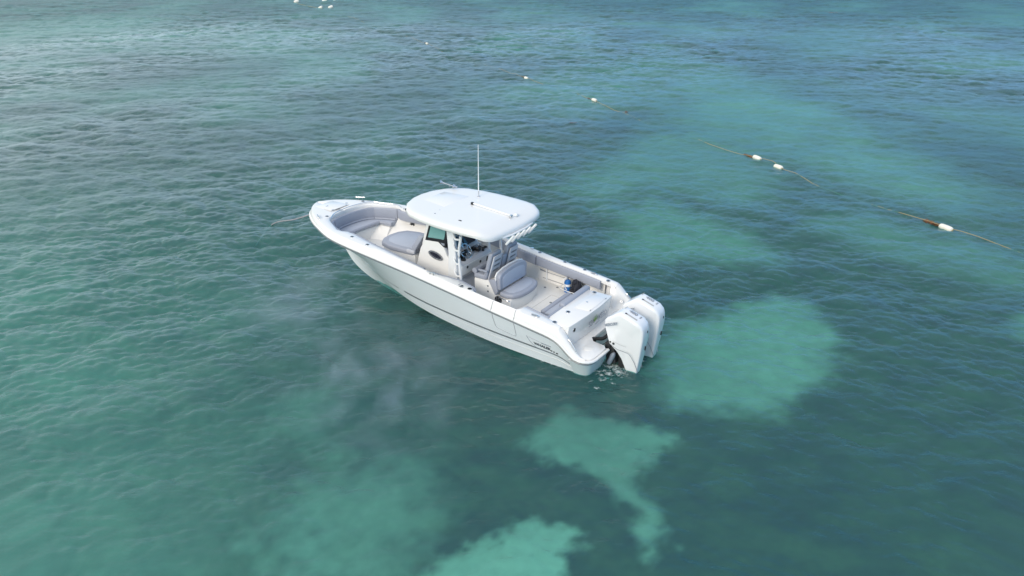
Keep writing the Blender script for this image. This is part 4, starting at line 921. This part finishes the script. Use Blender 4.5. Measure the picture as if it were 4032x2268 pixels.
# clumps of brown seaweed caught on the line
def weed(x, y, L_, w, dirn, label, n, lift=.03, m='weed'):
    bm = bmesh.new(); c, s = math.cos(dirn), math.sin(dirn)
    for k in range(n):
        t = random.uniform(-.5, .5); q = random.gauss(0, .33)*(1-abs(t)*.9)
        p = Vector((t*L_, q*w, random.uniform(-.03, lift)*(1-abs(t))))
        a = random.uniform(0, 6.28); l_ = random.uniform(.03, .085)*max(1, L_/.9); h_ = l_*random.uniform(.25, .5)
        d = Vector((math.cos(a), math.sin(a), random.uniform(-.4, .5)))*l_; e = Vector((-math.sin(a), math.cos(a), random.uniform(-.5, .5)))*h_
        f = [bm.verts.new(v) for v in (p-d, p-e*.7, p+d, p+e*.7)]; bm.faces.new(f)
    for k in range(max(4, n//14)):
        t = random.uniform(-.5, .4); add_tube(bm, [(t*L_, random.gauss(0, .2)*w, 0), ((t+.08)*L_, random.gauss(0, .3)*w, lift*.7), ((t+.18)*L_, random.gauss(0, .3)*w, .0)], .008, 4)
    o = finish('seaweed_clump', bm, M[m], None, smooth=False)
    o.location = (x, y, wave_z(x, y) + .02); o.rotation_euler = (0, 0, dirn)
    return tag(o, label, 'seaweed', 'brown weed clumps on the water')
WL = [('faint brown weed wisp left of the farthest float', .5, .10, 40), ('brown weed wisp left of the second farthest float', .55, .12, 60), ('thin brown weed wisp left of the third farthest float', .55, .10, 60),
      ('long brown weed clump left of the close float pair', .62, .17, 170), None, ('biggest brown weed clump left of the nearest float', .60, .26, 240)]
for i, w in enumerate(WL):
    if not w: continue
    d = BX[i]; off = .23 + w[1]*.5
    x, y = FL[i][0] - math.cos(d)*off, FL[i][1] - math.sin(d)*off
    weed(x, y, w[1], w[2], d, w[0], w[3])
weed(6.4, 41.1, .22, .10, BX[2], 'small brown knot of weed on the rope right of the third farthest float', 30)
weed(45.6, 111.2, 2.7, .9, .1, 'long reddish weed raft floating alone far off at upper right', 150, .0, 'weed2')
weed(3.18, 37.9, .42, .18, .3, 'small lone weed scrap floating above the hard top', 30, .01)
# broken foam where the wake slaps the stern
bm = bmesh.new()
def flake(px, py, r):
    n = random.randint(5, 8); z = wave_z(px, py)
    st = random.uniform(1.2, 2.6); a0 = random.uniform(0, 3.14)
    vs = []
    for k in range(n):
        a = 6.283*k/n; q = r*random.uniform(.5, 1.2); dx, dy = math.cos(a)*q*st, math.sin(a)*q/1.3
        vs.append(bm.verts.new((px + dx*math.cos(a0) - dy*math.sin(a0), py + dx*math.sin(a0) + dy*math.cos(a0), z + .012 + random.uniform(0, .012))))
    bm.faces.new(vs)
for k in range(70):
    p = toworld((random.gauss(-.50, .17), .78 + random.gauss(0, .22), 0)); flake(p[0], p[1], random.uniform(.02, .075))
for k in range(30):
    p = toworld((random.gauss(-.45, .2), -.2 + random.gauss(0, .4), 0)); flake(p[0], p[1], random.uniform(.02, .06))
for k in range(70):
    u = random.uniform(-.1, 1.4); p = toworld((u, 1.19 + abs(random.gauss(0, .025)) + .01, 0)); flake(p[0], p[1], random.uniform(.008, .022))
for k in range(12):
    p = toworld((random.gauss(-.4, .5), 1.7 + random.gauss(0, .3), 0)); flake(p[0], p[1], random.uniform(.006, .014))
fo = finish('foam', bm, M['foam'], None, smooth=False); tag(fo, kind='stuff')
# ------------------------------------------------------------------ engine exhaust smoke drifting low over the water
def smoke(c, L, Wd, Hh, ang, dens, seed, nscale, lo_, hi_):
    bm = bmesh.new(); bmesh.ops.create_cube(bm, size=2.0)
    o = finish('exhaust_smoke', bm, None, None, smooth=False)
    o.location = (c[0], c[1], c[2]); o.rotation_euler = (0, 0, ang); o.scale = (L/2, Wd/2, Hh/2)
    m = bpy.data.materials.new('smoke'); m.use_nodes = True; n, l = m.node_tree.nodes, m.node_tree.links
    n.remove(n['Principled BSDF'])
    v = n.new('ShaderNodeVolumePrincipled'); v.inputs['Color'].default_value = (0.74, 0.80, 0.92, 1); v.inputs['Anisotropy'].default_value = 0.2
    t = n.new('ShaderNodeTexCoord'); ge = n.new('ShaderNodeNewGeometry')
    z = n.new('ShaderNodeTexNoise'); z.inputs['Scale'].default_value = nscale; z.inputs['Detail'].default_value = 5; z.inputs['Roughness'].default_value = .6; z.inputs['Distortion'].default_value = .6
    p = n.new('ShaderNodeMapping'); p.inputs['Location'].default_value = (seed*3.1, seed*1.7, 0)
    l.new(ge.outputs['Position'], p.inputs[0]); l.new(p.outputs[0], z.inputs['Vector'])
    ln = n.new('ShaderNodeVectorMath'); ln.operation = 'LENGTH'; l.new(t.outputs['Object'], ln.inputs[0])
    fd = n.new('ShaderNodeMapRange'); fd.interpolation_type = 'SMOOTHSTEP'
    for k, q in (('From Min', 1.0), ('From Max', .25), ('To Min', 0), ('To Max', 1)): fd.inputs[k].default_value = q
    l.new(ln.outputs['Value'], fd.inputs['Value'])
    nm = n.new('ShaderNodeMapRange'); nm.interpolation_type = 'SMOOTHSTEP'
    for k, q in (('From Min', lo_), ('From Max', hi_), ('To Min', 0), ('To Max', dens)): nm.inputs[k].default_value = q
    l.new(z.outputs['Fac'], nm.inputs['Value'])
    mm = n.new('ShaderNodeMath'); mm.operation = 'MULTIPLY'; l.new(nm.outputs[0], mm.inputs[0]); l.new(fd.outputs[0], mm.inputs[1])
    l.new(mm.outputs[0], v.inputs['Density']); l.new(v.outputs[0], n['Material Output'].inputs['Volume'])
    o.data.materials.append(m)
    return tag(o, kind='stuff')
smoke((-2.7, 12.5, .60), 6.8, 4.6, 1.0, R(-60), .48, 1, 1.4, .43, .70)
smoke((-4.9, 15.9, .60), 7.0, 4.6, 1.0, R(-52), .34, 2, .9, .40, .68)
smoke((-1.4, 14.4, .55), 5.6, 3.4, .9, R(-25), .16, 3, .9, .40, .68)
